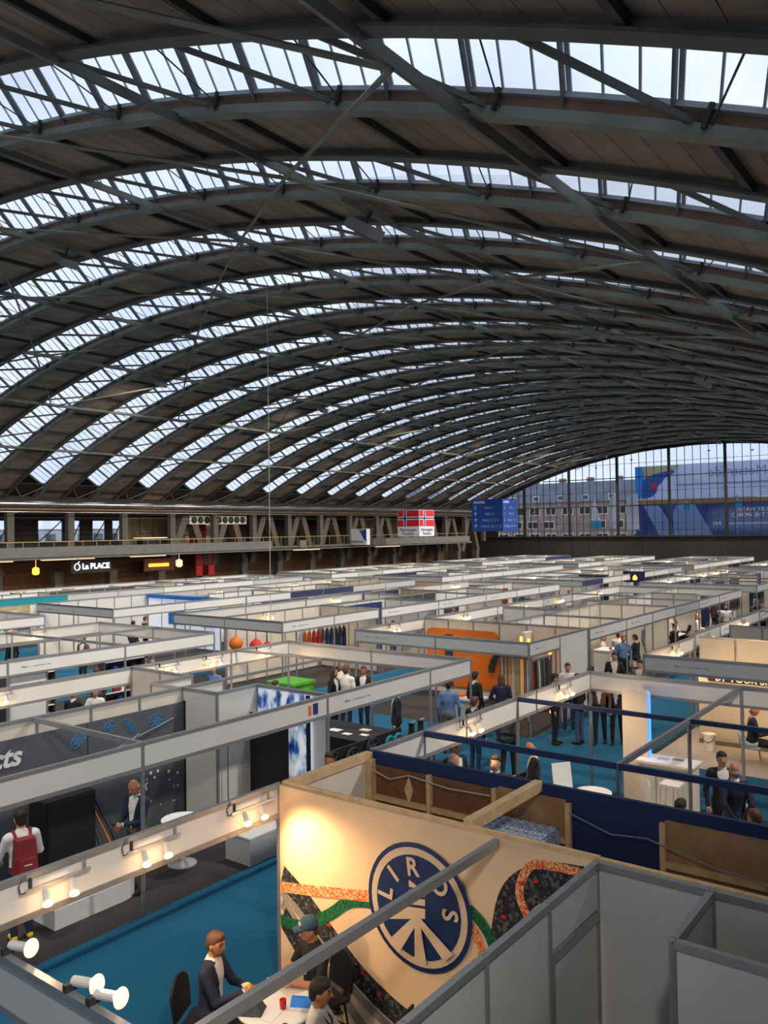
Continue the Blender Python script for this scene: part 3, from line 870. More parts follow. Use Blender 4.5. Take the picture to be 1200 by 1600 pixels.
# ================================================================== exhibition booths
TOP, FB = 2.5, 2.09
CACHE = {}
def cm(key, fn):
    if key not in CACHE: CACHE[key] = fn()
    return CACHE[key]
POSTS = set()
def run_xf(o, p, q, B):
    d = (q[0] - p[0], q[1] - p[1])
    o.location = (p[0] - B.location.x, p[1] - B.location.y, 0)
    o.rotation_euler = (0, 0, math.atan2(d[1], d[0]))
def post(B, x, y, m='alu', z1=TOP, z0=0.0):
    key = (round(x, 1), round(y, 1))
    if key in POSTS: return
    POSTS.add(key)
    me = cm(('post', m, z1, z0), lambda: MB().tube((0, 0, z0), (0, 0, z1), .032, .032, 8).mesh('post', m))
    link('post', me, B, (x - B.location.x, y - B.location.y, 0))
def fascia(B, p, q, m='panel_white', spans=None, rail='alu', near=True, posts=True):
    L = math.hypot(q[0] - p[0], q[1] - p[1])
    n = spans or max(1, round(L / 3.0))
    s = L / n
    ux, uy = (q[0] - p[0]) / L, (q[1] - p[1]) / L
    if near:
        bm_ = cm(('fb', round(s, 3), m), lambda: MB().box(.03, s - .03, -.012, .012, FB + .05, TOP - .05).mesh('fascia_board', m))
        def rl():
            return MB().box(.02, s - .02, -.028, .028, TOP - .055, TOP).mesh('fascia_rail', rail)
        def rl2():
            return MB().box(.02, s - .02, -.028, .028, FB, FB + .055).mesh('fascia_rail', rail)
        for k in range(n):
            a = (p[0] + ux * s * k, p[1] + uy * s * k)
            for nm, me in (('fascia_board', bm_), ('fascia_rail', cm(('fr', round(s, 3), rail), rl)), ('fascia_rail', cm(('fr2', round(s, 3), rail), rl2))):
                o = link(nm, me, B); run_xf(o, a, q, B)
    else:
        def whole():
            mb = MB()
            mb.box(0, L, -.012, .012, FB + .05, TOP - .05); mb.cur = 1
            mb.box(0, L, -.03, .03, TOP - .055, TOP); mb.box(0, L, -.03, .03, FB, FB + .055)
            return mb.mesh('fascia', [m, rail])
        o = link('fascia', cm(('fw', round(L, 3), m, rail), whole), B); run_xf(o, p, q, B)
    if posts:
        for k in range(n + 1): post(B, p[0] + ux * s * k, p[1] + uy * s * k)
    else:
        post(B, *p); post(B, *q)
def wall(B, p, q, m='panel_white', near=True, rail='alu', top=TOP, step=1.0):
    L = math.hypot(q[0] - p[0], q[1] - p[1])
    n = max(1, round(L / step)); s = L / n
    ux, uy = (q[0] - p[0]) / L, (q[1] - p[1]) / L
    if near:
        pm = cm(('wp', round(s, 3), m, top), lambda: MB().box(.03, s - .03, -.012, .012, .06, top - .055).mesh('wall_panel', m))
        tm = cm(('wt', round(s, 3), rail, top), lambda: MB().box(.02, s - .02, -.028, .028, top - .06, top).mesh('wall_rail', rail))
        for k in range(n):
            a = (p[0] + ux * s * k, p[1] + uy * s * k)
            o = link('wall_panel', pm, B); run_xf(o, a, q, B)
            o = link('wall_rail', tm, B); run_xf(o, a, q, B)
        for k in range(n + 1): post(B, p[0] + ux * s * k, p[1] + uy * s * k, z1=top)
    else:
        def whole():
            mb = MB(); mb.box(0, L, -.012, .012, 0, top - .055); mb.cur = 1; mb.box(0, L, -.03, .03, top - .06, top)
            for k in range(n + 1): mb.box(k * s - .03, k * s + .03, -.03, .03, 0, top - .001)
            return mb.mesh('wall', [m, rail])
        o = link('wall', cm(('ww', round(L, 3), m, rail, top), whole), B); run_xf(o, p, q, B)
def rail_bar(B, p, q, m='alu', h=.075, name='tie_bar'):
    L = math.hypot(q[0] - p[0], q[1] - p[1])
    o = link(name, cm(('rb', round(L, 3), m, h), lambda: MB().box(0, L, -.028, .028, TOP - h, TOP - .002).mesh(name, m)), B); run_xf(o, p, q, B)
def booth(label, x, y, group=None): return thing('exhibition_booth', label, 'booth', (x, y, 0), 0, group)
def name_strip(B, p, q, side):
    """small illegible stand name printed on a fascia board"""
    L = math.hypot(q[0] - p[0], q[1] - p[1]); ux, uy = (q[0] - p[0]) / L, (q[1] - p[1]) / L
    def f():
        mb = MB(); x = 0; r2 = random.Random(5)
        while x < .75:
            wd = r2.uniform(.02, .045); h = r2.choice((.03, .03, .045)); mb.box(x, x + wd, -.002, .002, -.015, -.015 + h); x += wd + (.012 if r2.random() < .8 else .05)
        return mb.mesh('name_lettering', 'lettering_grey')
    o = link('name_lettering', cm('nm', f), B)
    run_xf(o, (p[0] + ux * .35 + side[0] * .014, p[1] + uy * .35 + side[1] * .014), q, B)
    o.location.z = 2.28
    o['kind'] = 'stuff'

# track with two can spotlights: one prototype, authored hanging on a rail that runs along local x, lamps towards +y
def make_track():
    t = thing('track_spotlight', 'x', 'spotlight', (0, 0, 0), 0, 'spotlight tracks on the booth fascias')
    MB().box(-.32, .32, .035, .06, 2.36, 2.385).build('track', 'alu_bright', t)
    mb = MB(); mb.box(-.275, -.255, .02, .05, 2.37, 2.47); mb.build('clamp', 'alu', t)
    mb = MB(); mb.box(.255, .275, .02, .05, 2.37, 2.47); mb.build('clamp', 'steel_dark', t)
    for x in (-.12, .14):
        c = MB().tube((x, .06, 2.34), (x + .03, .15, 2.25), .028, .033, 10).build('lamp_can', 'lamp_can', t)
        MB().tube((x + .03, .15, 2.25), (x + .035, .163, 2.237), .043, .043, 10).build('bulb', 'bulb_warm', c)
    MB().path([(.3, .05, 2.37), (.36, .04, 2.36), (.37, .03, 2.43), (.34, .03, 2.49)], .006, 5).build('cable', 'charcoal', t)
    return t
track = make_track()
def far_track_mesh():
    mb = MB(); mb.box(-.3, .3, .035, .06, 2.36, 2.39)
    for x in (-.12, .14): mb.tube((x, .06, 2.34), (x + .02, .14, 2.25), .03, .04, 6)
    mb.cur = 1
    for x in (-.12, .14): mb.tube((x + .02, .14, 2.25), (x + .03, .17, 2.22), .07, .07, 6)
    return mb.mesh('track_spotlight', ['alu', 'bulb_warm'])
def spot_track(x, y, rot, label, energy=0.0, near=True, group=None, aim=None):
    if near:
        o = place(track, USED, (x, y, 0), rot, label)
    else:
        o = tag(link('track_spotlight', cm('ftm', far_track_mesh), None, (x, y, 0), rot), label, 'spotlight', group or 'spotlight tracks on the distant booths')
    if energy:
        ld = bpy.data.lights.new('spotlight_glow', 'SPOT'); ld.energy = energy; ld.color = (1.0, 0.66, 0.34); ld.spot_size = math.radians(105); ld.spot_blend = .8; ld.shadow_soft_size = .06
        lo = bpy.data.objects.new('spotlight_glow', ld); col.objects.link(lo); lo.parent = o; lo.location = (.02, .2, 2.2)
        d = Vector(aim) if aim else Vector((0, .8, -.9))
        if near:
            pd = bpy.data.lights.new('bulb_glow', 'POINT'); pd.energy = 3.2; pd.color = (1.0, 0.6, 0.28); pd.shadow_soft_size = .05
            po = bpy.data.objects.new('bulb_glow', pd); col.objects.link(po); po.parent = o; po.location = (.02, .24, 2.2)
        lo.rotation_euler = d.to_track_quat('-Z', 'Y').to_euler()
    return o

# ------------------------------------------------------------------ row A: the rope maker's stand in front
mat('rail_blue_reflect', (0.045, 0.07, 0.16), 0.4, 0.3, 0.05)  # aluminium rails; the blue reflection is put into their colour
B = booth('corner stand with round blue rope emblem on a cream cloth wall', -5, 5)
fascia(B, (-7, 3.05), (-7, 7.05), spans=1)
fascia(B, (-7, 3.05), (-3, 3.05), 'panel_grey_shade', spans=1)  # front board turned from the light, shade put into its grey
rail_bar(B, (-4, 3.05), (-4, 7.0), 'alu', .085)
wall(B, (-3, 3.05), (-3, 6.05), 'panel_grey_shade')
# door bay of the side wall: leaf below, fixed panel above a header rail
post(B, -3, 7.05)
def part(name, m, *bx): 
    return wb(MB().box(*bx), name, m, B)
part('door_leaf', 'panel_grey_shade', -3.012, -2.988, 6.10, 6.97, .03, 1.98)
part('door_header', 'alu', -3.028, -2.972, 6.07, 7.02, 1.99, 2.08)
part('wall_panel', 'panel_grey_shade', -3.012, -2.988, 6.08, 7.02, 2.09, 2.44)
part('wall_rail', 'alu', -3.028, -2.972, 6.07, 7.02, 2.44, 2.5)
part('door_frame', 'alu', -3.022, -2.978, 6.07, 6.12, 0, 1.99)
part('stand_floor', 'floor_grey', -7, -3, 3.05, 7.05, .001, .012)
gw = wb(MB().box(-6.97, -3.03, 7.03, 7.07, .02, 2.48), 'graphic_wall', 'liros_cloth', B)
part('timber_edge', 'wood_pale', -6.97, -3.0, 7.075, 7.13, 2.42, 2.52)
def on_cloth(poly, lift, m, name):
    y = 7.03 - lift
    o = MB().prism(poly, lambda u, v: (u, y, v), lambda u, v: (u, y - .003, v)).build(name, m, gw)
    return o
def ribbon(pts, wd):
    P = [Vector(p) for p in pts]
    # smooth
    Q = []
    for k in range(len(P) - 1):
        p0, p1, p2, p3 = P[max(k - 1, 0)], P[k], P[k + 1], P[min(k + 2, len(P) - 1)]
        for s_ in range(6):
            t_ = s_ / 6
            Q.append(.5 * ((2 * p1) + (p2 - p0) * t_ + (2 * p0 - 5 * p1 + 4 * p2 - p3) * t_ ** 2 + (3 * p1 - p0 - 3 * p2 + p3) * t_ ** 3))
    Q.append(P[-1])
    Lf, Rt = [], []
    for k, p in enumerate(Q):
        d = (Q[min(k + 1, len(Q) - 1)] - Q[max(k - 1, 0)]).normalized(); n = Vector((-d.y, d.x)) * wd / 2
        Lf.append(tuple(p + n)); Rt.append(tuple(p - n))
    return Lf, Rt
def rope(pts, wd, lift, m, name='printed_rope'):
    Lf, Rt = ribbon(pts, wd)
    mb = MB(); y = 7.03 - lift
    for a, b in zip(Lf, Rt):
        a = (max(-6.96, min(-3.04, a[0])), max(.03, min(2.46, a[1]))); b = (max(-6.96, min(-3.04, b[0])), max(.03, min(2.46, b[1])))
        mb.v += [(a[0], y, a[1]), (b[0], y, b[1])]
    for k in range(len(Lf) - 1): mb.face((2 * k, 2 * k + 1, 2 * k + 3, 2 * k + 2))
    mb.build(name, m, gw)
rope([(-6.96, 1.12), (-6.5, .75), (-6.0, .30), (-5.7, .05)], .13, .003, 'rope_grey')
rope([(-6.96, .98), (-6.6, .62), (-6.3, .28), (-6.1, .05)], .24, .004, 'rope_dark')
rope([(-6.96, 1.44), (-6.6, 1.22), (-6.2, .92), (-5.75, .60), (-5.2, .36), (-4.6, .26), (-4.0, .3)], .25, .005, 'rope_dark')
rope([(-6.96, 1.24), (-6.55, .98), (-6.1, .60), (-5.6, .30), (-5.0, .1)], .10, .006, 'rope_grey')
rope([(-6.96, .90), (-6.6, .93), (-6.2, 1.16), (-5.9, 1.38), (-5.55, 1.47)], .13, .008, 'rope_green')
rope([(-6.96, 1.29), (-6.5, 1.36), (-6.0, 1.45), (-5.5, 1.54)], .12, .010, 'rope_orange')
rope([(-4.35, 1.72), (-4.2, 1.62), (-4.08, 1.45), (-4.05, 1.2)], .12, .008, 'rope_green')
rope([(-4.35, 1.58), (-4.25, 1.46), (-4.18, 1.25)], .10, .009, 'rope_orange')
rope([(-3.95, 1.1), (-3.92, 1.6), (-3.80, 1.98), (-3.5, 2.2), (-3.1, 2.26)], .34, .005, 'rope_dark')
rope([(-3.70, 1.2), (-3.66, 1.7), (-3.78, 2.02), (-3.66, 2.30), (-3.4, 2.36), (-3.1, 2.36)], .085, .008, 'rope_orange')
for (x, z) in ((-5.95, .80), (-5.72, .66), (-5.5, .50), (-6.2, 1.05), (-3.75, 2.12), (-3.6, 2.18), (-3.95, 1.75), (-5.1, .36)):
    on_cloth([(x - .03, z), (x - .01, z - .02), (x + .025, z - .012), (x + .03, z + .015), (x + .0, z + .025)], .012, 'red', 'printed_fleck')
CX_, CZ_ = -4.955, 1.585
def disc(r, lift, m, name, n=40):
    return on_cloth([(CX_ + r * math.cos(2 * math.pi * k / n), CZ_ + r * math.sin(2 * math.pi * k / n)) for k in range(n)], lift, m, name)
disc(.655, .020, 'liros_blue', 'emblem_disc'); disc(.605, .025, 'liros_tan', 'emblem_ring'); disc(.53, .030, 'liros_blue', 'emblem_disc')
E3 = lambda pts, m='liros_tan', lift=.036: on_cloth([(CX_ + a, CZ_ + b) for a, b in pts], lift, m, 'emblem_bar')
E3([(-.10, .26), (-.10, .19), (.05, .20)]); E3([(-.10, .16), (.10, .19), (.10, .13), (-.10, .10)]); E3([(-.10, .075), (.10, .105), (.10, .04), (-.10, .01)])
E3([(-.45, -.24), (-.36, -.10), (-.10, -.02), (.10, .01), (.10, -.09), (-.12, -.15)])
for si_, (a, wd) in enumerate(((-122, .11), (-86, .10), (-46, .10))):
    a = math.radians(a); d = Vector((math.cos(a), math.sin(a))); n_ = Vector((-d.y, d.x)); o_ = Vector((0, -.10))
    E3([tuple(o_ - n_ * .03), tuple(o_ + n_ * .03), tuple(d * .56 + n_ * wd * .75), tuple(d * .56 - n_ * wd * .75)], lift=.040 + .004 * si_)
for ch, a, r in (('L', 172, .40), ('I', 137, .40), ('R', 97, .40), ('O', 46, .40), ('S', 4, .40)):
    me = text_mesh(ch, .26, .004, bold=.006); me.materials.clear(); me.materials.append(MATS['liros_tan'])
    o = link('letter', me, gw); ar = math.radians(a)
    o.matrix_local = Matrix.Translation((CX_ + r * math.cos(ar), 7.03 - .044, CZ_ + r * math.sin(ar))) @ Matrix(((1, 0, 0), (0, 0, -1), (0, 1, 0))).to_4x4() @ Matrix.Rotation(ar - math.pi / 2, 4, 'Z')
# bare panel cells beside it
B = booth('empty grey panel cells behind the rope emblem wall', -1, 6)
wall(B, (-3, 7.03), (1.0, 7.03), 'panel_grey_shade'); wall(B, (-2.0, 6.03), (-2.0, 7.0), 'panel_grey_shade'); wall(B, (-2.0, 6.03), (1.0, 6.03), 'panel_grey_shade')
part('timber_edge', 'wood_pale', -3.0, 1.0, 7.075, 7.13, 2.42, 2.51)

# timber store room behind the emblem wall
B = thing('timber_store', 'timber store room with blue painted walls behind the emblem wall', 'store room', (-4, 8, 0))
part('side_wall', 'panel_cream', -6.95, -6.90, 7.14, 8.70, 0, 2.46); part('side_rail', 'wood_pale', -6.97, -6.86, 7.14, 8.70, 2.42, 2.52); part('side_rail', 'wood_pale', -6.90, -6.82, 7.16, 8.68, 1.75, 1.83)
part('corner_stud', 'wood_pale', -6.90, -6.80, 8.58, 8.69, 0, 2.44)
part('back_wall', 'stand_blue', -6.95, 1.0, 8.71, 8.77, 0, 2.53)
part('plywood_panel', 'plywood_dark', -6.86, -5.95, 8.69, 8.708, .1, 2.36); part('plywood_panel', 'plywood_dark', -5.89, -5.0, 8.69, 8.708, .1, 2.36); part('plywood_panel', 'plywood', -4.94, -4.06, 8.69, 8.708, .1, 2.40); part('plywood_panel', 'plywood', -2.93, -1.2, 8.69, 8.708, .1, 2.40); part('plywood_panel', 'plywood', -1.15, .9, 8.69, 8.708, .1, 2.40)
for x in (-5.92, -4.97, -4.02, -2.95, -1.17): part('stud', 'wood_pale', x - .03, x + .03, 8.63, 8.69, 0, 2.38)
for (a, b) in ((-6.86, -5.96), (-5.88, -5.0), (-4.94, -4.06), (-2.92, -1.2), (-1.14, .9)): part('cross_rail', 'wood_pale', a, b, 8.63, 8.69, 1.92, 1.98)
part('roof_beam', 'wood_pale', -4.46, -4.36, 7.13, 8.71, 2.44, 2.56)
wb(MB().path([(-6.8, 8.6, 2.32), (-6.5, 8.6, 2.24), (-6.2, 8.6, 2.34), (-5.6, 8.6, 2.28), (-5.0, 8.6, 2.3)], .008, 5), 'cable', 'panel_grey_shade', B)
wb(MB().path([(-4.0, 8.6, 2.30), (-3.5, 8.6, 2.16), (-3.1, 8.6, 2.2), (-2.4, 8.6, 2.05), (-2.0, 8.6, 2.02), (-1.8, 8.6, 1.9), (-1.5, 8.6, 1.7)], .007, 5), 'cable', 'lettering_grey', B)
wb(MB().prism([(-6.25, 2.3), (-6.18, 2.12), (-6.25, 1.94), (-6.32, 2.12)], lambda u, v: (u, 8.68, v), lambda u, v: (u, 8.67, v)), 'timber_patch', 'wood_pale', B)
B = thing('drinks_crate', 'shrink-wrapped tray of blue and white drink cans in the timber store', 'drink cans', (-4.5, 8.35, 0))
part('support_shelf', 'plywood', -4.95, -4.08, 8.08, 8.62, 0, 1.70)
for z0 in (1.70, 1.90):
    part('carton', 'crate_print', -4.93, -4.10, 8.10, 8.60, z0, z0 + .17)
can = MB().lathe([(.055, 0), (.06, .01), (.06, .03), (.045, .04)], (0, 0, 0), 8).mesh('can', 'crate_print')
for ix in range(7):
    for iy in range(4): link('can', can, B, (-4.87 + ix * .117 + 4.5, 8.16 + iy * .125 - 8.35, 2.075))

# ------------------------------------------------------------------ row A: stand with rails coloured by a blue reflection
B = booth('open stand with blue-reflecting top rails and white tables', -4, 12)
fascia(B, (-7, 8.85), (-7, 16.25), spans=3, posts=False)
for y in (10.12, 13.05, 16.25): post(B, -7, y); post(B, -4, y)
fascia(B, (-7, 16.25), (-1, 16.25), spans=2)
rail_bar(B, (-7, 10.12), (1, 10.12), 'rail_blue_reflect', .085); rail_bar(B, (-7, 13.05), (1, 13.05), 'rail_blue_reflect', .075); rail_bar(B, (-4, 10.15), (-4, 16.2), 'alu_dark', .075)
part('stand_floor', 'carpet_white', -5.95, -1, 8.8, 16.2, .001, .014)
part('stand_floor', 'carpet_blue', -7, -5.95, 8.8, 16.2, .001, .012)
B = thing('light_totem', 'cream totem panel with a glowing blue edge on the stand with blue-reflecting rails', 'display panel', (-5.9, 16.0, 0))
part('panel', 'panel_cream', -6.12, -5.62, 15.75, 15.87, .0, 2.3); part('blue_edge', 'neon_blue', -5.61, -5.585, 15.77, 15.85, .05, 2.28); part('base', 'white', -6.15, -5.55, 15.70, 15.92, 0, .04)
B = thing('reception_counter', 'white reception counter with papers beside the blue-edged totem', 'counter', (-5.2, 15.9, 0))
part('body', 'panel_cream', -5.75, -4.75, 15.55, 16.05, .0, .98); part('worktop', 'white', -5.8, -4.7, 15.5, 16.1, .98, 1.02)
for k in range(3): part('drawer_front', 'panel_white', -5.7 + k * .32, -5.42 + k * .32, 15.535, 15.55, .1, .9)
for k, (x, y, lab) in enumerate(((-5.45, 15.75, 'left'), (-5.2, 15.85, 'right'))):
    tag(MB().box(x, x + .21, y, y + .15, 1.022, 1.03).build('brochure', 'crate_print' if k == 0 else 'lettering_grey'), 'printed brochure lying on the %s of the reception counter' % lab, 'brochure')

# ------------------------------------------------------------------ row B, near block
B = booth('dark stand with grey wall of blue technical drawings', -11.5, 7)
fascia(B, (-10, -0.7), (-10, 7.31), spans=2); fascia(B, (-10, 7.31), (-10, 11.35), spans=1)
wall(B, (-12.9, 3.3), (-12.9, 10.38), 'panel_cream')
wall(B, (-12.9, 10.38), (-11.9, 10.38), 'panel_white'); wall(B, (-11.9, 10.38), (-11.9, 11.42), 'panel_white'); wall(B, (-12.9, 10.38), (-12.9, 11.42)); wall(B, (-13.8, 10.32), (-12.95, 10.32)); wall(B, (-13.8, 10.32), (-13.8, 11.35)); 
rail_bar(B, (-12.85, 7.28), (-10, 7.31), 'alu', .08)
g = wb(MB().box(-12.86, -12.83, 3.3, 8.24, 0, 2.22), 'graphic_panel', 'slate', B)
g = wb(MB().box(-12.86, -12.83, 8.26, 10.34, 0, 2.22), 'graphic_panel', 'slate', B)
part('panel_edge', 'black', -12.86, -12.80, 10.34, 10.40, 0, 2.24)
o = text_on('cts', .44, (-12.82 + 11.5, 6.80 - 7, 1.93), '+x', 'white', B, bold=.012)
o.data.transform(Matrix(((1, .25, 0, 0), (0, 1, 0, 0), (0, 0, 1, 0), (0, 0, 0, 1))))
mat('drawing_blue', (0.05, 0.34, 0.72), .6, 0, .2, 40)
def wheel(y, z, rx, rz, tilt, rings, spokes, name):
    mb = MB()
    for r in rings:
        for k in range(14):
            a, b = 2 * math.pi * k / 14, 2 * math.pi * (k + 1) / 14
            f = lambda t_: (-12.825, y + math.cos(tilt) * rx * r * math.cos(t_) - math.sin(tilt) * rz * r * math.sin(t_), z + math.sin(tilt) * rx * r * math.cos(t_) + math.cos(tilt) * rz * r * math.sin(t_))
            mb.bar(f(a), f(b), .005, .009, (1, 0, 0))
    for k in range(spokes):
        a = 2 * math.pi * k / spokes
        mb.bar((-12.825, y, z), (-12.825, y + math.cos(tilt) * rx * math.cos(a) - math.sin(tilt) * rz * math.sin(a), z + math.sin(tilt) * rx * math.cos(a) + math.cos(tilt) * rz * math.sin(a)), .005, .010, (1, 0, 0))
    wb(mb, name, 'drawing_blue', B)
wheel(8.08, 1.98, .20, .10, .7, (.55, 1), 6, 'technical_drawing'); wheel(8.70, 2.06, .12, .10, 0, (.45, 1), 4, 'technical_drawing'); wheel(9.12, 2.0, .19, .06, -.8, (.5, 1), 6, 'technical_drawing'); wheel(9.70, 1.98, .17, .13, 0, (.5, 1), 8, 'technical_drawing')
mat('print_pale', (0.35, 0.37, 0.40), .6, 0, .3, 20)
wb(MB().bar((-12.825, 8.0, 1.46), (-12.825, 10.1, 1.96), .006, .03, (1, 0, 0)), 'printed_line', 'print_pale', B)
wb(MB().bar((-12.825, 8.9, 1.62), (-12.825, 9.3, 1.82), .006, .05, (1, 0, 0)), 'printed_line', 'print_pale', B)
for k in range(22):
    y = rnd.uniform(9.3, 10.2); z = rnd.uniform(.35, 1.15); r = rnd.uniform(.008, .028)
    wb(MB().box(-12.829, -12.822, y - r, y + r, z - r, z + r * 1.4), 'printed_splash', 'white', B)
# ocean-photo wall at the far end of that stand
B = booth('stand end wall printed with white ocean surf', -11, 11.4)
wall(B, (-11.9, 11.42), (-10.05, 11.42), 'panel_white')
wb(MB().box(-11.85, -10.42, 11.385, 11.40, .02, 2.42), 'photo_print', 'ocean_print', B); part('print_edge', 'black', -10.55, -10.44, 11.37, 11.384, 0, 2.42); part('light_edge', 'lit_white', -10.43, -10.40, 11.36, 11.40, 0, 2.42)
B = thing('roll_up_banner', 'tall black roll-up banner in front of the ocean print wall', 'banner', (-11.4, 11.2, 0))
part('banner_sheet', 'black', -12.0, -10.86, 11.2, 11.215, .08, 1.98); part('base', 'alu_dark', -12.0, -10.86, 11.1, 11.3, 0, .08); part('support_pole', 'alu', -11.62, -11.6, 11.22, 11.24, .05, 2.0)
B = thing('lamp_stand', 'thin steel stand on tripod legs in front of the black banner', 'stand', (-11.75, 10.5, 0))
wb(MB().tube((-11.75, 10.5, .25), (-11.75, 10.5, 1.85), .013), 'pole', 'alu', B)
for a in (0, 2.1, 4.2): wb(MB().tube((-11.75, 10.5, .3), (-11.75 + .25 * math.cos(a), 10.5 + .25 * math.sin(a), 0), .01), 'leg', 'alu_dark', B)
B = thing('black_cabinet', 'matt black upright cabinet before the drawings wall', 'cabinet', (-12.4, 7.5, 0))
part('body', 'black', -12.7, -12.2, 7.1, 7.98, 0, 1.25); part('door', 'black', -12.2, -12.18, 7.13, 7.95, .05, 1.22)
B = thing('easel', 'slim black and orange leaning rods beside the black cabinet', 'display rods', (-12.3, 8.15, 0))
wb(MB().tube((-12.0, 8.40, 0), (-12.72, 8.05, 1.45), .018), 'rod', 'black', B); wb(MB().tube((-12.05, 8.28, .1), (-12.7, 8.0, 1.3), .016), 'rod', 'orange', B); wb(MB().tube((-12.1, 8.10, 0), (-12.7, 8.02, 1.2), .012), 'rod', 'black', B)
B = thing('display_plinth', 'low white display plinth with rounded end and red cables', 'plinth', (-11.0, 6.4, 0))
mb = MB(); ply = [(-11.35, 6.32), (-10.65, 6.32)] + [(-11.0 + .35 * math.cos(a * math.pi / 8), 7.45 + .35 * math.sin(a * math.pi / 8)) for a in range(0, 9)]
wb(mb.prism(ply, lambda u, v: (u, v, 0), lambda u, v: (u, v, .28)), 'plinth_body', 'white', B)
wb(MB().path([(-11.0, 6.6, .3), (-10.85, 6.75, .32), (-11.05, 6.85, .3), (-10.9, 7.05, .34), (-11.1, 7.1, .3), (-10.95, 7.3, .31)], .012, 5), 'cable', 'red', B)
wb(MB().lathe([(.1, 0), (.12, .05), (.05, .09)], (-11.0, 7.45, .28), 10), 'glass_dish', 'alu_bright', B)
B = thing('grey_plinth', 'grey stone-look block at the end of the dark stand', 'plinth', (-10.3, 9.85, 0))
part('block', 'panel_grey_shade', -10.62, -10.02, 9.42, 10.25, 0, .43); part('top_slab', 'panel_white', -10.64, -10.0, 9.40, 10.27, .43, .46)

def round_table(name, label, x, y, r, h, m='white', base='alu_bright', group=None):
    t = thing(name, label, 'table', (x, y, 0), 0, group)
    MB().lathe([(r * .98, h - .03), (r, h - .02), (r, h - .005), (r * .985, h)], (0, 0, 0), 32).build('table_top', m, t)
    MB().tube((0, 0, .02), (0, 0, h - .03), .03, .03, 10).build('column', base, t)
    MB().lathe([(.24, 0), (.24, .015), (.05, .05)], (0, 0, 0), 20).build('foot', base, t)
    return t
round_table('round_table', 'round white table on a chrome foot on the dark stand', -11.05, 8.85, .34, .75)
round_table('round_table', 'round white meeting table with papers and red cup', -5.98, 5.98, .43, .74)
round_table('round_table', 'small round white table just behind the blue wall', -6.03, 14.05, .33, .74)
round_table('round_table', 'round white table by the two men talking', -3.75, 13.15, .36, .74)

B = booth('stand with black demonstration table facing the blue aisle', -11.5, 14)
fascia(B, (-10, 11.35), (-10, 16.4), spans=1, posts=False)
for y in (11.35, 14.72, 16.4): post(B, -10, y)
rail_bar(B, (-15.85, 14.45), (-10, 14.72), 'alu', .06); rail_bar(B, (-12.95, 11.4), (-12.95, 14.5), 'alu', .06); fascia(B, (-15.85, 16.4), (-10, 16.4), spans=2)
name_strip(B, (-10, 11.5), (-10, 16), (1, 0))
o = wb(MB().box(-9.985, -9.98, 10.95, 11.08, 2.2, 2.4), 'stand_logo', 'navy', B); wb(MB().box(-9.985, -9.98, 10.83, 10.90, 2.2, 2.38), 'stand_logo', 'orange', B)
B = booth('gallery-side stand backing onto the drawings wall', -14.5, 8)
fascia(B, (-15.85, 1.0), (-15.85, 11.32), spans=3); fascia(B, (-15.85, 11.32), (-15.85, 14.3), spans=1); fascia(B, (-15.85, 14.3), (-15.85, 16.4), spans=1)
wall(B, (-15.85, 11.32), (-13.8, 11.32), 'panel_cream')
B = thing('demo_table', 'black demonstration table with leaflets and grey boxes', 'table', (-12.3, 14.4, 0))
part('table_top', 'black', -13.2, -11.35, 13.9, 15.2, .86, .9)
part('cloth', 'cloth_black', -13.18, -11.37, 13.92, 15.18, .0, .86)
for k, (x, y, wd) in enumerate(((-12.6, 14.3, .3), (-12.1, 14.2, .22), (-12.0, 14.7, .26), (-11.7, 14.35, .2))):
    tag(MB().box(x, x + wd, y, y + wd * .7, .902, .91).build('leaflet', 'white'), '%s white leaflet on the black demonstration table' % ORD[k], 'leaflet')
def winch(x, y, z, label, r=.24, m='black'):
    t = thing('wheel_hub', label, 'wheel', (x, y, z))
    mb = MB()
    for k in range(20):
        a, b = 2 * math.pi * k / 20, 2 * math.pi * (k + 1) / 20
        mb.tube((0, r * math.cos(a), r * math.sin(a)), (0, r * math.cos(b), r * math.sin(b)), .03, .03, 6, False)
    mb.build('rim', m, t)
    for k in range(8):
        a = 2 * math.pi * k / 8; MB().bar((0, 0, 0), (0, r * math.cos(a), r * math.sin(a)), .02, .03, (1, 0, 0)).build('spoke', 'alu_dark', t)
    MB().tube((-.05, 0, 0), (.07, 0, 0), .06, .05, 10).build('hub', 'alu_bright', t)
B = thing('display_rail', 'low black display rail holding the steering wheels', 'display stand', (-10.6, 13.4, 0))
part('panel', 'black', -10.75, -10.70, 11.9, 14.6, 0, 1.15); part('foot', 'black', -11.0, -10.45, 11.9, 12.0, 0, .04); part('foot', 'black', -11.0, -10.45, 14.5, 14.6, 0, .04)
for k, (y, z, r) in enumerate(((12.2, .9, .25), (12.85, .85, .24), (13.5, .92, .22), (14.1, .92, .15), (14.4, .92, .15))):
    winch(-10.64, y, z, '%s dark steering wheel from the ocean wall on the black rail' % ORD[k], r, 'black' if k < 3 else 'teal')
for k, y in enumerate((14.85, 15.2)):
    t = thing('winch_drum', 'red-based black winch %s on the demonstration stand' % ('nearer the steering wheels' if k == 0 else 'by the fascia post'), 'winch', (-10.6, y, .95))
    MB().lathe([(.09, 0), (.07, .08), (.06, .2), (.08, .26)], (0, 0, 0), 12).build('drum', 'black', t); MB().lathe([(.1, -.05), (.1, 0)], (0, 0, 0), 12).build('base', 'red', t); MB().box(-.02, .02, -.02, .14, .26, .29).build('handle', 'alu_bright', t)
tag(MB().box(-10.85, -10.35, 14.7, 15.4, 0, .9).build('winch_plinth', 'charcoal'), 'dark grey plinth under the two winches', 'plinth')
B = thing('green_box', 'lime green storage box with white roundel between the stands', 'box', (-17.2, 17.9, 0))
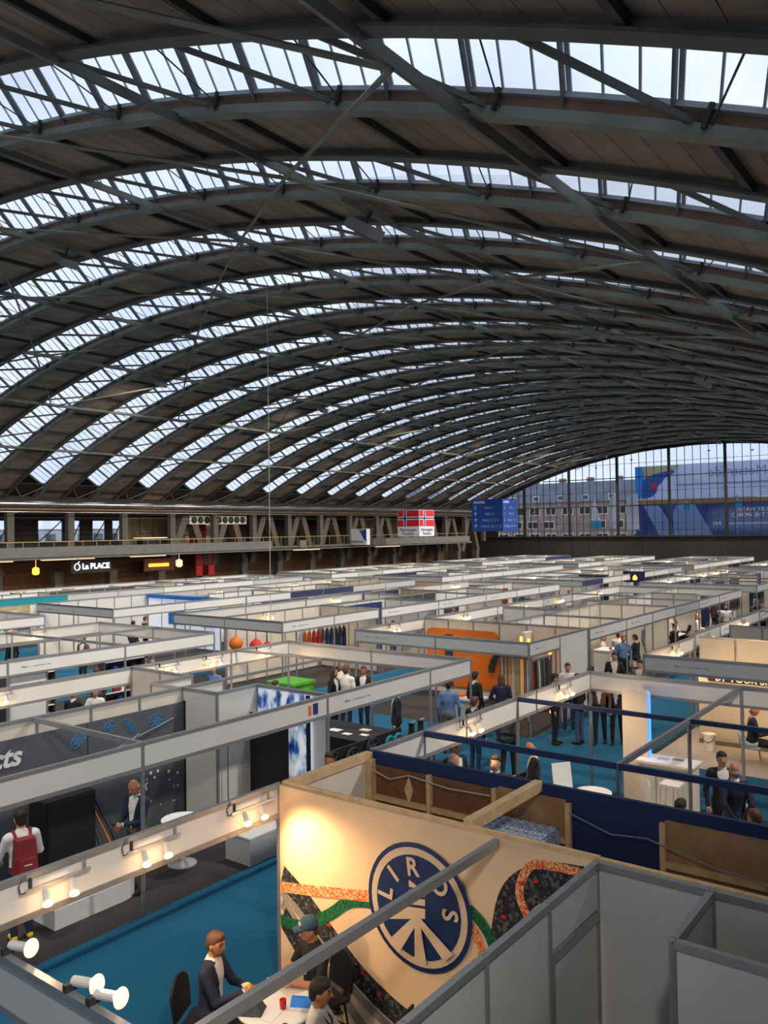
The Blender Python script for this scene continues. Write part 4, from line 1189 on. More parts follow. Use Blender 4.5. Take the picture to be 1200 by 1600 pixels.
part('body', 'green', -17.75, -16.75, 17.5, 18.4, 0, .95); part('lid', 'green', -17.8, -16.7, 17.45, 18.45, .95, 1.03)
wb(MB().tube((-17.0, 17.49, .7), (-17.0, 17.48, .7), .08, .08, 16), 'roundel', 'white', B)

# ------------------------------------------------------------------ rows C and D, near block
B = booth('second-row corner stand with printed name and cream inner fascias', -22, 10)
fascia(B, (-19.2, 1), (-19.2, 10.2), spans=3); fascia(B, (-19.2, 10.2), (-19.2, 13.5), spans=1); fascia(B, (-19.2, 13.5), (-19.2, 16.65), spans=1); name_strip(B, (-19.2, 10.2), (-19.2, 13.5), (1, 0))
fascia(B, (-24.9, 16.5), (-19.2, 16.65), spans=2); fascia(B, (-24.9, 4), (-24.9, 16.5), spans=4); wall(B, (-22.0, 3), (-22.0, 9), 'panel_white'); wall(B, (-22.0, 10), (-19.3, 10), 'panel_white')
rail_bar(B, (-24.9, 13.2), (-19.2, 13.5)); rail_bar(B, (-22.0, 9), (-22.0, 16.5))
wall(B, (-19.35, 8.2), (-19.35, 9.9), 'panel_white'); wall(B, (-19.35, 10.3), (-19.35, 11.3), 'panel_white')
B = booth('third-row stand whose fascia stops at the cross aisle', -31, 10)
fascia(B, (-28.9, 2), (-28.9, 16.8), spans=5); fascia(B, (-34.4, 16.8), (-28.9, 16.8), spans=2); wall(B, (-31.5, 4), (-31.5, 16), 'panel_cream'); fascia(B, (-34.4, 4), (-34.4, 16.8), spans=4)

# ------------------------------------------------------------------ row B, second block: the rope and fabric stand with orange wall
B = booth('stand with orange wall panel and hanging coloured ropes', -13, 21)
fascia(B, (-15.95, 19.45), (-10.05, 19.45), 'panel_grey_shade', spans=2); fascia(B, (-10.05, 19.45), (-10.05, 21.3), spans=1); name_strip(B, (-15.9, 19.45), (-10, 19.45), (0, -1)); name_strip(B, (-10.05, 19.5), (-10.05, 21.3), (1, 0))
wall(B, (-10.05, 21.3), (-10.05, 23.2), step=1.9); wall(B, (-15.95, 23.2), (-10.1, 23.2), 'panel_cream'); fascia(B, (-15.95, 19.45), (-15.95, 23.2), spans=1)
mb = MB(); c_ = [(-15.8, .3), (-13.05, .3)] + [(-13.25 + .2 * math.cos(a), 1.98 + .2 * math.sin(a)) for a in (0, .4, .8, 1.2, 1.57)] + [(-15.6 + .2 * math.cos(a), 1.98 + .2 * math.sin(a)) for a in (1.57, 2, 2.4, 2.8, 3.14)]
wb(mb.prism(c_, lambda u, v: (u, 23.16, v), lambda u, v: (u, 23.10, v)), 'orange_panel', 'orange', B)
wb(MB().box(-15.05, -14.75, 23.07, 23.1, .3, 2.0), 'panel_print', 'navy', B)
mb = MB(); 
for k in range(12):
    a, b = math.pi * .9 * k / 12, math.pi * .9 * (k + 1) / 12
    mb.tube((-12.5 - .75 * math.cos(a), 23.0, .9 + .8 * math.sin(a)), (-12.5 - .75 * math.cos(b), 23.0, .9 + .8 * math.sin(b)), .10, .10, 6, False)
wb(mb, 'rope_arch', 'rope_dark', B)
mb = MB(); mb.box(-11.95, -11.8, 22.6, 23.1, 0, 2.3); wb(mb, 'partition', 'panel_cream', B)
ropes = [(0.55, .40, .2), (.75, .45, .12), (.45, .3, .1), (.8, .7, .5), (.6, .15, .04), (.7, .55, .35), (.16, .15, .14), (.4, .05, .04), (.65, .6, .5), (.75, .3, .05)]
for i_, c in enumerate(ropes): mat('hank_%d' % i_, c, .85, 0, .1, 30)
t = thing('rope_rack', 'rack of hanging pale and orange ropes under the shade-grey fascia corner', 'rope display', (-10.65, 19.75, 0))
MB().box(-.45, .5, -.03, .03, 2.0, 2.05).build('rack_bar', 'alu_dark', t); MB().box(-.46, -.42, -.03, .03, 0, 2.05).build('upright', 'alu_dark', t); MB().box(.47, .51, -.03, .03, 0, 2.05).build('upright', 'alu_dark', t)
for k in range(16): MB().tube((-.38 + k * .055, 0, .35), (-.38 + k * .055, 0, 2.0), .022, .022, 6).build('rope', 'hank_%d' % rnd.choice((0, 1, 3, 5, 8, 2, 6, 9)), t)
t = thing('rope_rack', 'rack of red, black and grey rope hanks by the glowing orange strips', 'rope display', (-10.25, 20.4, 0))
MB().box(-.03, .03, -.6, .75, 1.9, 1.95).build('rack_bar', 'alu_dark', t); MB().box(-.03, .03, -.62, -.58, 0, 1.95).build('upright', 'alu_dark', t); MB().box(-.03, .03, .73, .77, 0, 1.95).build('upright', 'alu_dark', t)
for k in range(12):
    y = -.5 + k * .10
    MB().lathe([(.02, 0), (.045, .15), (.05, .7), (.03, 1.25), (.015, 1.32)], (0, y, .6), 8).build('rope_hank', ['black', 'red', 'black', 'black', 'hank_6', 'hank_8', 'charcoal', 'charcoal', 'hank_6', 'black', 'charcoal', 'charcoal'][k], t)
for k, (x, y) in enumerate(((-11.2, 21.2), (-10.8, 20.9), (-10.3, 21.2))):
    tag(MB().box(x - .03, x + .03, y - .03, y + .03, .3, 2.38).build('strip_lamp', 'neon_orange'), '%s glowing orange strip lamp on the rope stand' % ORD[k], 'lamp')
t = thing('white_counter', 'white angled counter with orange trays before the orange panel', 'counter', (-12.2, 18.9, 0))
MB().box(-.1, 1.1, -.3, .3, .95, 1.0).build('worktop', 'white', t); MB().box(-.05, .95, -.25, .25, 0, .95).build('body', 'panel_grey_shade', t); MB().box(.0, .5, -.15, .15, 1.0, 1.06).build('tray', 'orange', t)

# ------------------------------------------------------------------ row A, second block: warm-lit stand
B = booth('warm-lit stand with sandy wall reading BY YOUR SIDE', -4, 21)
fascia(B, (-6.85, 19.05), (-1.0, 19.05), 'panel_grey_shade', spans=1); fascia(B, (-6.85, 19.05), (-6.85, 23.0), spans=1); name_strip(B, (-6.5, 19.05), (-1, 19.05), (0, -1))
wall(B, (-6.75, 23.0), (-1.0, 23.0), 'panel_cream')
part('stand_floor', 'carpet_beige', -6.85, -1, 19.1, 23, .001, .014)
part('sandy_wall', 'carpet_beige', -6.3, -1.0, 21.4, 21.5, 0, 1.80); part('wall_top', 'panel_white', -6.35, -1.0, 21.38, 21.52, 1.80, 1.86); part('text_band', 'black', -6.05, -1.2, 21.37, 21.4, 1.60, 1.79); part('wall_foot', 'concrete', -6.3, -1.0, 21.36, 21.4, 0, .12)
text_on('BY YOUR SIDE', .235, (-5.13 + 4, 21.365 - 21, 1.695), '-y', 'white', B, bold=.006)
t = thing('white_bucket', 'white plastic bucket with black handle beside the sandy wall', 'bucket', (-5.9, 20.8, 0))
MB().lathe([(.12, 0), (.15, .36), (.158, .36), (.158, .40)], (0, 0, .015), 18).build('pail', 'white', t)
MB().path([(-.15, -.02, .38), (-.1, -.13, .26), (.0, -.16, .22), (.1, -.13, .26), (.15, -.02, .38)], .009, 5).build('handle', 'black', t)
# ------------------------------------------------------------------ the white cube stands beyond the cross aisle
B = booth('white lit stand with blue screens past the cross aisle', -31.5, 21)
fascia(B, (-34.35, 19.65), (-28.8, 19.7), 'panel_grey_shade', spans=2, rail='alu_dark'); fascia(B, (-28.8, 19.7), (-28.85, 27), spans=2); wall(B, (-34.3, 25.5), (-28.95, 25.5), 'lit_white'); wall(B, (-34.35, 19.7), (-34.35, 25.5), 'panel_white')  # front boards and rails darker: shade put into their colour
name_strip(B, (-34.2, 19.65), (-29, 19.65), (0, -1))
for k, (x, wd) in enumerate(((-32.6, 1.1), (-30.2, .9))):
    tag(MB().box(x, x + wd, 25.40, 25.46, 1.1, 1.9).build('wall_screen', 'blue_bright'), ('wide' if k == 0 else 'narrow') + ' blue screen on the white lit wall', 'screen')
part('blue_header', 'blue_bright', -34.2, -29.0, 25.3, 25.45, 2.32, 2.48)
B = booth('stand with orange-red buoys under its shade-grey fascia', -22, 22)
fascia(B, (-25.0, 19.75), (-19.35, 19.75), 'panel_grey_shade', spans=2, rail='alu_dark'); fascia(B, (-19.35, 19.75), (-19.4, 25.1), spans=2); wall(B, (-22.4, 20), (-22.4, 27), 'panel_cream'); fascia(B, (-25, 19.75), (-25, 27), spans=2); name_strip(B, (-19.35, 19.9), (-19.4, 25), (1, 0)); wall(B, (-22.4, 25.1), (-19.5, 25.1), 'panel_cream')  # front fascia has darker boards and rails, the shade painted in
for k, (x, r) in enumerate(((-21.6, .24), (-20.6, .22), (-20.05, .18))):
    t = thing('buoy', '%s orange-red buoy hanging beside the fascia' % ('largest', 'middle', 'smallest')[k], 'buoy', (x, 19.73, 1.6))
    mb = MB(); mb.sm = True; mb.lathe([(.02, -r), (r * .6, -r * .8), (r * .95, -r * .3), (r, .05), (r * .8, r * .6), (r * .35, r * .95), (r * .2, r * 1.15)], (0, 0, 0), 16).build('ball', 'red' if k else 'orange', t)
    MB().tube((0, 0, r), (0, 0, .495), .012).build('cord', 'black', t)
for k in range(11):
    y = 21.2 + k * .24
    t = thing('fender', '%s fender in the row hanging behind the name fascia' % ORD[k], 'fender', (-19.9, y, 1.0), 0, 'coloured fenders in a row')
    mb = MB(); mb.sm = True; mb.lathe([(.02, 0), (.08, .06), (.09, .5), (.07, .85), (.02, .95)], (0, 0, 0), 10).build('body', ['white', 'orange', 'orange', 'red', 'red', 'hank_6', 'navy', 'navy', 'black', 'navy', 'black'][k], t); MB().tube((0, 0, .95), (0, 0, 1.1), .012).build('cord', 'black', t)
t = thing('fender_rail', 'long thin bar carrying the row of fenders', 'rail', (-19.9, 22.4, 0))
MB().box(-.015, .015, -1.4, 1.5, 2.08, 2.11).build('bar', 'alu', t); MB().box(-.02, .02, -1.42, -1.38, 0, 2.11).build('upright', 'alu', t); MB().box(-.02, .02, 1.46, 1.5, 0, 2.11).build('upright', 'alu', t)

# ------------------------------------------------------------------ the other shell booths, row by row
mat('fascia_navy', (0.03, 0.035, 0.10), .6, 0, .08); mat('fascia_steel', (0.10, 0.20, 0.34), .6, 0, .08)
ROWNAME = {'A': 'first row', 'B': 'second row', 'C': 'third row', 'D': 'fourth row', 'E': 'gallery row'}
BLKNAME = {1: 'nearest block', 2: 'second block', 3: 'third block', 4: 'last block'}
START = {('A', 2, 1): 23.05, ('A', 2, -1): 23.05, ('B', 2, 1): 23.25, ('B', 2, -1): 23.25, ('C', 2, 1): 25.15, ('C', 2, -1): 27.05, ('D', 2, 1): 27.05, ('D', 2, -1): 25.6,
         ('A', 1, 1): 99, ('A', 1, -1): 99, ('B', 1, 1): 99, ('B', 1, -1): 99, ('C', 1, 1): 99, ('C', 1, -1): 99, ('D', 1, 1): 99, ('D', 1, -1): 99}
BACK = ['panel_white'] * 5 + ['panel_cream'] * 4 + ['panel_cream', 'wall_tan', 'charcoal', 'photo_print', 'panel_cream', 'sail_print', 'wall_tan', 'panel_white']
FRONT = ['panel_white'] * 9 + ['panel_grey_shade', 'panel_grey_shade', 'panel_white', 'panel_white', 'panel_white', 'fascia_navy']
DISP = ['navy', 'black', 'photo_print', 'crate_print', 'white', 'charcoal', 'plywood', 'red_dark', 'photo_print', 'wall_tan', 'navy']
SPECIAL_FRONT = {('D', 2, 1, 1): 'fascia_navy', ('C', 3, 1, 0): 'fascia_navy', ('E', 2, 1, 0): 'teal', ('E', 1, 1, 2): 'blue'}
gen = random.Random(23)
n_light = 0
for rw, (x0, x1) in ROWS.items():
    xm = (x0 + x1) / 2
    for bi, (ya, yb) in enumerate(BLOCKS):
        if bi == 0: continue
        for side in (1, -1):
            y = max(ya, START.get((rw, bi, side), ya))
            if y > yb - 1: continue
            fx = x1 if side > 0 else x0
            k = 0
            near = bi <= 2 and not (bi == 2 and rw in 'DE')
            while y < yb - .5:
                wd = gen.choice((3, 3, 4, 5, 6))
                if yb - (y + wd) < 2.0: wd = yb - y
                ye = y + wd
                first, last = abs(y - ya) < .01, abs(ye - yb) < .01
                lab = 'white shell booth, %s on the %s side of the %s, %s' % (ORD[k], 'camera' if side > 0 else 'gallery', ROWNAME[rw], BLKNAME[bi])
                short = lab.replace('white shell ', '').replace('booth, ', '').replace(' on the ', ' booth on ').replace(' of the ', ' of ')
                fm = SPECIAL_FRONT.get((rw, bi, side, k), gen.choice(FRONT))
                if fm == 'fascia_navy': lab = lab.replace('white shell', 'navy-fronted')
                elif fm == 'fascia_steel': lab = lab.replace('white shell', 'steel-blue fronted')
                elif fm == 'panel_grey_shade': lab = lab.replace('white shell', 'grey shell')
                elif fm != 'panel_white': lab = lab.replace('white shell', fm + '-fronted')
                Bt = booth(lab, (fx + xm) / 2, (y + ye) / 2, 'shell booths in rows')
                fascia(Bt, (fx, y), (fx, ye), fm, near=near)
                if near and gen.random() < .7: name_strip(Bt, (fx, y + .1), (fx, ye), (1, 0))
                bm_ = gen.choice(BACK)
                if side > 0: wall(Bt, (xm, y + .04), (xm, ye - .04), bm_, near=near)
                if first: fascia(Bt, (min(fx, xm), y), (max(fx, xm), y), 'panel_grey_shade', near=near)  # block end facing -y drawn grey: its shade is in the colour
                if last: fascia(Bt, (min(fx, xm), ye), (max(fx, xm), ye), near=near)
                elif gen.random() < .6:
                    d = gen.choice((1.0, 2.0, 2.7)) * (1 if fx > xm else -1)
                    wall(Bt, (xm, ye), (xm + d, ye), gen.choice(BACK), near=near)
                else:
                    rail_bar(Bt, (min(fx, xm), ye), (max(fx, xm), ye))
                if gen.random() < .75:      # hung graphic on the back wall
                    dx = .03 * side
                    yy0 = y + gen.uniform(.3, .8); yy1 = ye - gen.uniform(.3, .9); z1 = gen.choice((1.9, 2.2, 2.35))
                    L_ = Bt.location
                    MB().box(xm + dx - .012 - L_.x, xm + dx + .012 - L_.x, yy0 - L_.y, yy1 - L_.y, gen.choice((.1, .6, 1.0)), z1).build('hung_graphic', gen.choice(DISP), Bt)
                if gen.random() < .6:       # display cabinet
                    cx_ = xm + side * 1.1; cy_ = gen.uniform(y + .6, ye - .6); h_ = gen.choice((.9, 1.0, 1.1, 1.6))
                    tb = thing('display_cabinet', 'display cabinet in the ' + short, 'cabinet', (cx_, cy_, 0), 0, 'display cabinets in the booths')
                    mcab = gen.choice(('white', 'charcoal', 'panel_cream', 'navy'))
                    link('body', cm(('cabb', h_, mcab), lambda: MB().box(-.3, .3, -.45, .45, .0, h_ - .04).mesh('body', mcab)), tb); link('top', cm(('cabt', h_), lambda: MB().box(-.32, .32, -.47, .47, h_ - .04, h_).mesh('top', 'white')), tb)
                ny = gen.uniform(.25, .75) * wd + y
                nr = max(1, int(wd / 3))
                for q in range(nr):
                    ny = y + wd * (q + .5) / nr
                    e = 0
                    if bi == 2 and rw in 'ABC': e = 80.0
                    elif bi <= 2 and gen.random() < .7: e = 80.0
                    elif bi == 3 and gen.random() < .35: e = 130.0
                    if gen.random() < .85:
                        spot_track(fx - side * .01, ny, math.pi / 2 if side > 0 else -math.pi / 2, 'twin spotlight in ' + ('' if nr == 1 else ORD[q] + ' bay of ') + short, e, near=False)
                y = ye; k += 1

# near spotlights, one by one
SP = [(-6.97, 4.15, -math.pi / 2, 'twin spotlight on the front fascia by the man with the backpack', 45), (-6.97, 5.20, -math.pi / 2, 'twin spotlight in the middle of the front fascia', 45), (-6.97, 6.55, -math.pi / 2, 'twin spotlight on the front fascia close to the emblem wall', 55),
      (-6.97, 11.4, -math.pi / 2, 'twin spotlight between the posts of the reflecting-rail stand', 30), (-6.97, 14.9, -math.pi / 2, 'twin spotlight next to the far corner of the reflecting-rail stand', 30),
      (-15.82, 8.2, -math.pi / 2, 'twin spotlight on the inner fascia behind the drawings wall', 30), (-15.82, 6.3, -math.pi / 2, 'twin spotlight at the picture edge behind the drawings wall', 30), (-15.82, 12.3, -math.pi / 2, 'twin spotlight above the teal counter in the second row', 30), (-15.82, 13.7, -math.pi / 2, 'twin spotlight beside the dark rail post in the second row', 30), (-15.82, 15.4, -math.pi / 2, 'twin spotlight near the far corner of the second row', 30),
      (-24.87, 14.2, -math.pi / 2, 'twin spotlight on the gallery-side fascia of the third row', 30), (-24.87, 9, -math.pi / 2, 'twin spotlight hidden behind the third row stand', 30), (-34.37, 12, -math.pi / 2, 'twin spotlight on the far fascia of the fourth row', 30),
      (-6.82, 21.2, -math.pi / 2, 'twin spotlight on the side fascia of the warm-lit stand', 60), (-22.3, 22.0, -math.pi / 2, 'twin spotlight over the buoys on the cream wall', 40), (-15.92, 21.4, -math.pi / 2, 'twin spotlight in front of the orange panel', 50), (-31.0, 19.75, 0, 'twin spotlight on the white lit stand', 30)]
for (x, y, r, lab, e) in SP: spot_track(x, y, r, lab, e, aim=(-.8, .55, -.75) if y < 7 else None)
E4 = [(-3.9, 19.1, 0, 'twin spotlight behind the front fascia of the warm-lit stand', 190), (-6.0, 19.1, 0, 'twin spotlight at the aisle corner of the warm-lit stand', 120)]
for (x, y, r, lab, e) in E4: spot_track(x, y, r, lab, e, aim=(0, 1, -.35))
# three big can lamps on the nearest fascia
def can_lamp(x, label, aim):
    t = thing('can_spotlight', label, 'spotlight', (x, 3.05, 2.5))
    d = Vector(aim).normalized()
    a = Vector((0, .04, .05)); b = a + d * .17; c = a + d * .21
    MB().box(-.02, .02, -.03, .05, 0, .05).build('clamp', 'steel_dark', t)
    MB().tube(a, b, .034, .034, 14).build('lamp_can', 'lamp_can', t)
    MB().tube(b, c, .036, .066, 16).build('reflector', 'lamp_can', t)
    MB().tube(c, c + d * .012, .064, .056, 16).build('bulb', 'bulb_soft', t)
    ld = bpy.data.lights.new('spotlight_glow', 'SPOT'); ld.energy = 40; ld.color = (1, .66, .34); ld.spot_size = 1.6; ld.spot_blend = .7; ld.shadow_soft_size = .06
    lo = bpy.data.objects.new('spotlight_glow', ld); col.objects.link(lo); lo.parent = t; lo.location = c + d * .05; lo.rotation_euler = d.to_track_quat('-Z', 'Y').to_euler()
can_lamp(-5.78, 'can spotlight at the picture edge on the nearest shade-grey fascia', (1.0, .18, .12)); can_lamp(-4.98, 'middle can spotlight on the nearest shade-grey fascia', (1.0, .18, .12)); can_lamp(-4.72, 'last can spotlight on the nearest shade-grey fascia', (1.0, .18, .12))

# ------------------------------------------------------------------ hanging signs
mat('flag_red', (0.60, 0.012, 0.03), .6, 0, .05); mat('flag_blue', (0.01, 0.03, 0.16), .6, 0, .05); mat('sign_blue', (0.012, 0.06, 0.30), .5, 0, .05); mat('sign_text', (0.35, 0.5, 0.85), .5, 0, .05)
def cube_sign(name, label, x0, x1, y0, y1, z0, z1, m, cat='sign'):
    t = thing(name, label, cat, ((x0 + x1) / 2, (y0 + y1) / 2, z0))
    MB().box(-(x1 - x0) / 2, (x1 - x0) / 2, -(y1 - y0) / 2, (y1 - y0) / 2, 0, z1 - z0).build('cube_body', m, t)
    yc_ = (y0 + y1) / 2; ci_ = math.floor((yc_ - RIB0) / RIBS); ya_ = min((RIB0 + RIBS * ci_, RIB0 + RIBS * ci_ + GLASS_W, RIB0 + RIBS * (ci_ + 1)), key=lambda q_: abs(q_ - yc_)) - yc_
    for sx in (-1, 1):
        zt_ = ZC + RAD * math.cos(math.asin(((x0 + x1) / 2 + sx * (x1 - x0) * .4 - XC) / RAD)) - z0
        MB().tube((sx * (x1 - x0) * .4, 0, z1 - z0), (sx * (x1 - x0) * .4, ya_, zt_ + .1), .015).build('hanging_cable', 'steel_dark', t)
    return t
t = cube_sign('flag_cube', 'hanging cube sign with red, white and blue cross flags', -44.05, -41.65, 60, 62.4, 4.93, 7.3, 'white')
def flag(face):
    L = 2.4; H0, H1 = .88, 2.37
    def bx(a, b, c, d, lift, m, nm):
        if face == 'y': MB().box(a - 1.2, b - 1.2, -1.2 - lift, -1.2, c, d).build(nm, m, t)
        else: MB().box(1.2, 1.2 + lift, a - 1.2, b - 1.2, c, d).build(nm, m, t)
    s_ = [(.03, .66), (1.02, 2.37)]
    for (a, b) in s_:
        bx(a, b, .90, 1.50, .01, 'flag_red', 'flag_field'); bx(a, b, 1.78, 2.34, .01, 'flag_red', 'flag_field')
    bx(.76, .92, .88, 2.36, .015, 'flag_blue', 'flag_cross'); bx(.02, 2.38, 1.58, 1.70, .015, 'flag_blue', 'flag_cross')
flag('y'); flag('x')
text_on('Norwegian', .42, (0, -1.215, .60), '-y', 'flag_blue', t); text_on('Pavilion', .42, (0, -1.215, .24), '-y', 'flag_blue', t)
text_on('Norwegian', .42, (1.215, 0, .60), '+x', 'flag_blue', t); text_on('Pavilion', .42, (1.215, 0, .24), '+x', 'flag_blue', t)
t = cube_sign('hall_sign', 'hanging blue cube sign listing halls with arrows', -36.2, -33.2, 60, 62.6, 5.3, 8.0, 'sign_blue')
for face in ('-y', '+x'):
    for r_, tx in enumerate(('HALL 1', 'HALL 5', 'HALLS 2 3 4', 'HALLS 10 11 12')):
        z = 1.98 - r_ * .52
        if face == '-y':
            o = text_on(tx, .30, (.15 + .05 * len(tx) / 3, -1.31, z), face, 'sign_text', t)
            wb_ = MB().bar((-1.1, -1.31, z - .15), (-1.1, -1.31, z + .15), .06, .02, (0, 1, 0)); wb_.bar((-1.22, -1.31, z + .03), (-1.1, -1.31, z + .17), .06, .02, (0, 1, 0)); wb_.bar((-.98, -1.31, z + .03), (-1.1, -1.31, z + .17), .06, .02, (0, 1, 0)); wb_.build('arrow', 'sign_text', t)
        else:
            text_on(tx, .30, (1.51, .2, z), face, 'sign_text', t)
            MB().bar((1.51, -1.0, z - .15), (1.51, -1.0, z + .15), .06, .02, (1, 0, 0)).build('arrow', 'sign_text', t)
MB().box(-1.3, -.2, -1.32, -1.3, 2.36, 2.56).build('header_plate', 'sign_text', t); MB().box(1.5, 1.52, -1.2, -.2, 2.36, 2.56).build('header_plate', 'sign_text', t)
t = cube_sign('banner_sign', 'small white hanging sign with blue corner before the gallery', -47.1, -45.3, 57, 57.5, 4.25, 5.68, 'white')
MB().prism([(.0, 1.40), (.88, 1.40), (.88, .3), (.55, .55), (.35, .95)], lambda u, v: (u, -.252, v), lambda u, v: (u, -.265, v)).build('blue_corner', 'blue', t)
MB().prism([(-.05, 1.41), (.85, 1.41), (.4, 1.25)], lambda u, v: (u, -.266, v), lambda u, v: (u, -.27, v)).build('yellow_corner', 'yellow', t)
text_on('Lighthouse', .32, (-.1, -.27, .3), '-y', 'flag_blue', t)
tag(MB().tube((-20.6, 20.45, 1.2), (-20.6, 20.45, 14.1), .012).build('hanging_cable', 'panel_grey_shade'), 'thin white cable hanging from the roof to the booths', 'cable')
t = thing('pole_screen', 'small dark screen with orange picture raised above the booth tops', 'screen', (-19.05, 51.5, -.4))
MB().tube((0, 0, .4), (0, 0, 2.4), .04).build('pole', 'alu_dark', t); MB().box(-.7, .7, -.05, .05, 2.35, 3.05).build('screen', 'navy', t); MB().prism([(-.05, 2.5), (.2, 2.5), (.25, 2.65), (.1, 2.85), (-.05, 2.7)], lambda u, v: (u, -.055, v), lambda u, v: (u, -.06, v)).build('picture', 'neon_orange', t)

# ================================================================== people: one continuous skin per body
def surface_nets(F, lo, h):
    nx, ny, nz = F.shape
    S = F < 0
    c = [S[i:nx - 1 + i, j:ny - 1 + j, k:nz - 1 + k] for i in (0, 1) for j in (0, 1) for k in (0, 1)]
    cnt = sum(x.astype(np.int8) for x in c)
    act = (cnt > 0) & (cnt < 8)
    idx = -np.ones(act.shape, int)
    I = np.argwhere(act)
    idx[tuple(I.T)] = np.arange(len(I))
    acc = np.zeros((len(I), 3)); n = np.zeros(len(I))
    corners = [(i, j, k) for i in (0, 1) for j in (0, 1) for k in (0, 1)]
    for a in corners:
        for ax in range(3):
            if a[ax] == 1: continue
            b = list(a); b[ax] = 1
            fa = F[I[:, 0] + a[0], I[:, 1] + a[1], I[:, 2] + a[2]]; fb = F[I[:, 0] + b[0], I[:, 1] + b[1], I[:, 2] + b[2]]
            m = (fa < 0) != (fb < 0)
            t_ = np.where(m, fa / np.where(m, fa - fb, 1), 0)
            p = np.array(a, float)[None].repeat(len(I), 0); p[:, ax] += t_
            acc[m] += p[m]; n[m] += 1
    V = (I + acc / n[:, None]) * h + np.array(lo)
    Q = []
    for ax in range(3):
        o1, o2 = [(1, 2), (2, 0), (0, 1)][ax]
        sl0 = [slice(None)] * 3; sl1 = [slice(None)] * 3
        sl0[ax] = slice(0, -1); sl1[ax] = slice(1, None)
        ch = S[tuple(sl0)] != S[tuple(sl1)]
        E_ = np.argwhere(ch)
        E_ = E_[(E_[:, o1] > 0) & (E_[:, o2] > 0) & (E_[:, o1] < F.shape[o1] - 1) & (E_[:, o2] < F.shape[o2] - 1)]
        if not len(E_): continue
        ins = S[tuple(E_.T)]
        def cell(d1, d2):
            e = E_.copy(); e[:, o1] -= d1; e[:, o2] -= d2
            return idx[tuple(e.T)]
        q = np.stack([cell(1, 1), cell(0, 1), cell(0, 0), cell(1, 0)], 1)
        q[~ins] = q[~ins][:, ::-1]
        Q.append(q)
    return V, np.concatenate(Q)

def sdf_mesh(prims, h, pad=.05):
    """prims: (kind, a, b, ra, rb, mat, k) round cones, or ('el', centre, rotation, radii, 0, mat, k)"""
    los, his = [], []
    for p in prims:
        if p[0] == 'rc': r = max(p[3], p[4]); los += [np.array(p[1]) - r, np.array(p[2]) - r]; his += [np.array(p[1]) + r, np.array(p[2]) + r]
        else: r = max(p[3]); los.append(np.array(p[1]) - r); his.append(np.array(p[1]) + r)
    lo = np.min(los, 0) - pad; hi = np.max(his, 0) + pad
    N = np.ceil((hi - lo) / h).astype(int) + 1
    F = np.full(N, 1.0); M = np.zeros(N, np.int8); Bst = np.full(N, 9.0)
    ax = [lo[i] + np.arange(N[i]) * h for i in range(3)]
    for p in prims:
        kd, a, b, ra, rb, m, k = p
        a = np.array(a, float)
        if kd == 'rc':
            b = np.array(b, float); r = max(ra, rb); l2, h2 = np.minimum(a, b) - r - k - .03, np.maximum(a, b) + r + k + .03
        else: r = max(ra); l2, h2 = a - r - k - .03, a + r + k + .03
        s0 = np.clip(np.floor((l2 - lo) / h).astype(int), 0, N); s1 = np.clip(np.ceil((h2 - lo) / h).astype(int) + 1, 0, N)
        if (s1 <= s0).any(): continue
        X, Y_, Z = np.meshgrid(ax[0][s0[0]:s1[0]], ax[1][s0[1]:s1[1]], ax[2][s0[2]:s1[2]], indexing='ij')
        P = np.stack([X, Y_, Z], -1) - a
        if kd == 'rc':
            d = b - a; L = max(d @ d, 1e-9); t_ = np.clip((P @ d) / L, 0, 1)
            D = np.linalg.norm(P - t_[..., None] * d, axis=-1) - (ra + (rb - ra) * t_)
        else:
            P = P @ np.array(b); R_ = np.array(ra)
            k0 = np.linalg.norm(P / R_, axis=-1); k1 = np.linalg.norm(P / (R_ * R_), axis=-1)
            D = k0 * (k0 - 1) / np.maximum(k1, 1e-6)
        sl = tuple(slice(s0[i], s1[i]) for i in range(3))
        f = F[sl]
        hh = np.clip(.5 + .5 * (f - D) / k, 0, 1)
        F[sl] = f * (1 - hh) + D * hh - k * hh * (1 - hh)
        up = D < Bst[sl]
        Bst[sl] = np.where(up, D, Bst[sl]); M[sl] = np.where(up, m, M[sl])
    V, Q = surface_nets(F, lo, h)
    c = V[Q].mean(1); ci = np.clip(np.round((c - lo) / h).astype(int), 0, N - 1)
    return V, Q, M[tuple(ci.T)], c

def rot_zx(yaw, pitch):
    cy_, sy = math.cos(yaw), math.sin(yaw); cp, sp_ = math.cos(pitch), math.sin(pitch)
    return np.array([[cy_, -sy, 0], [sy, cy_, 0], [0, 0, 1]]) @ np.array([[1, 0, 0], [0, cp, -sp_], [0, sp_, cp]])

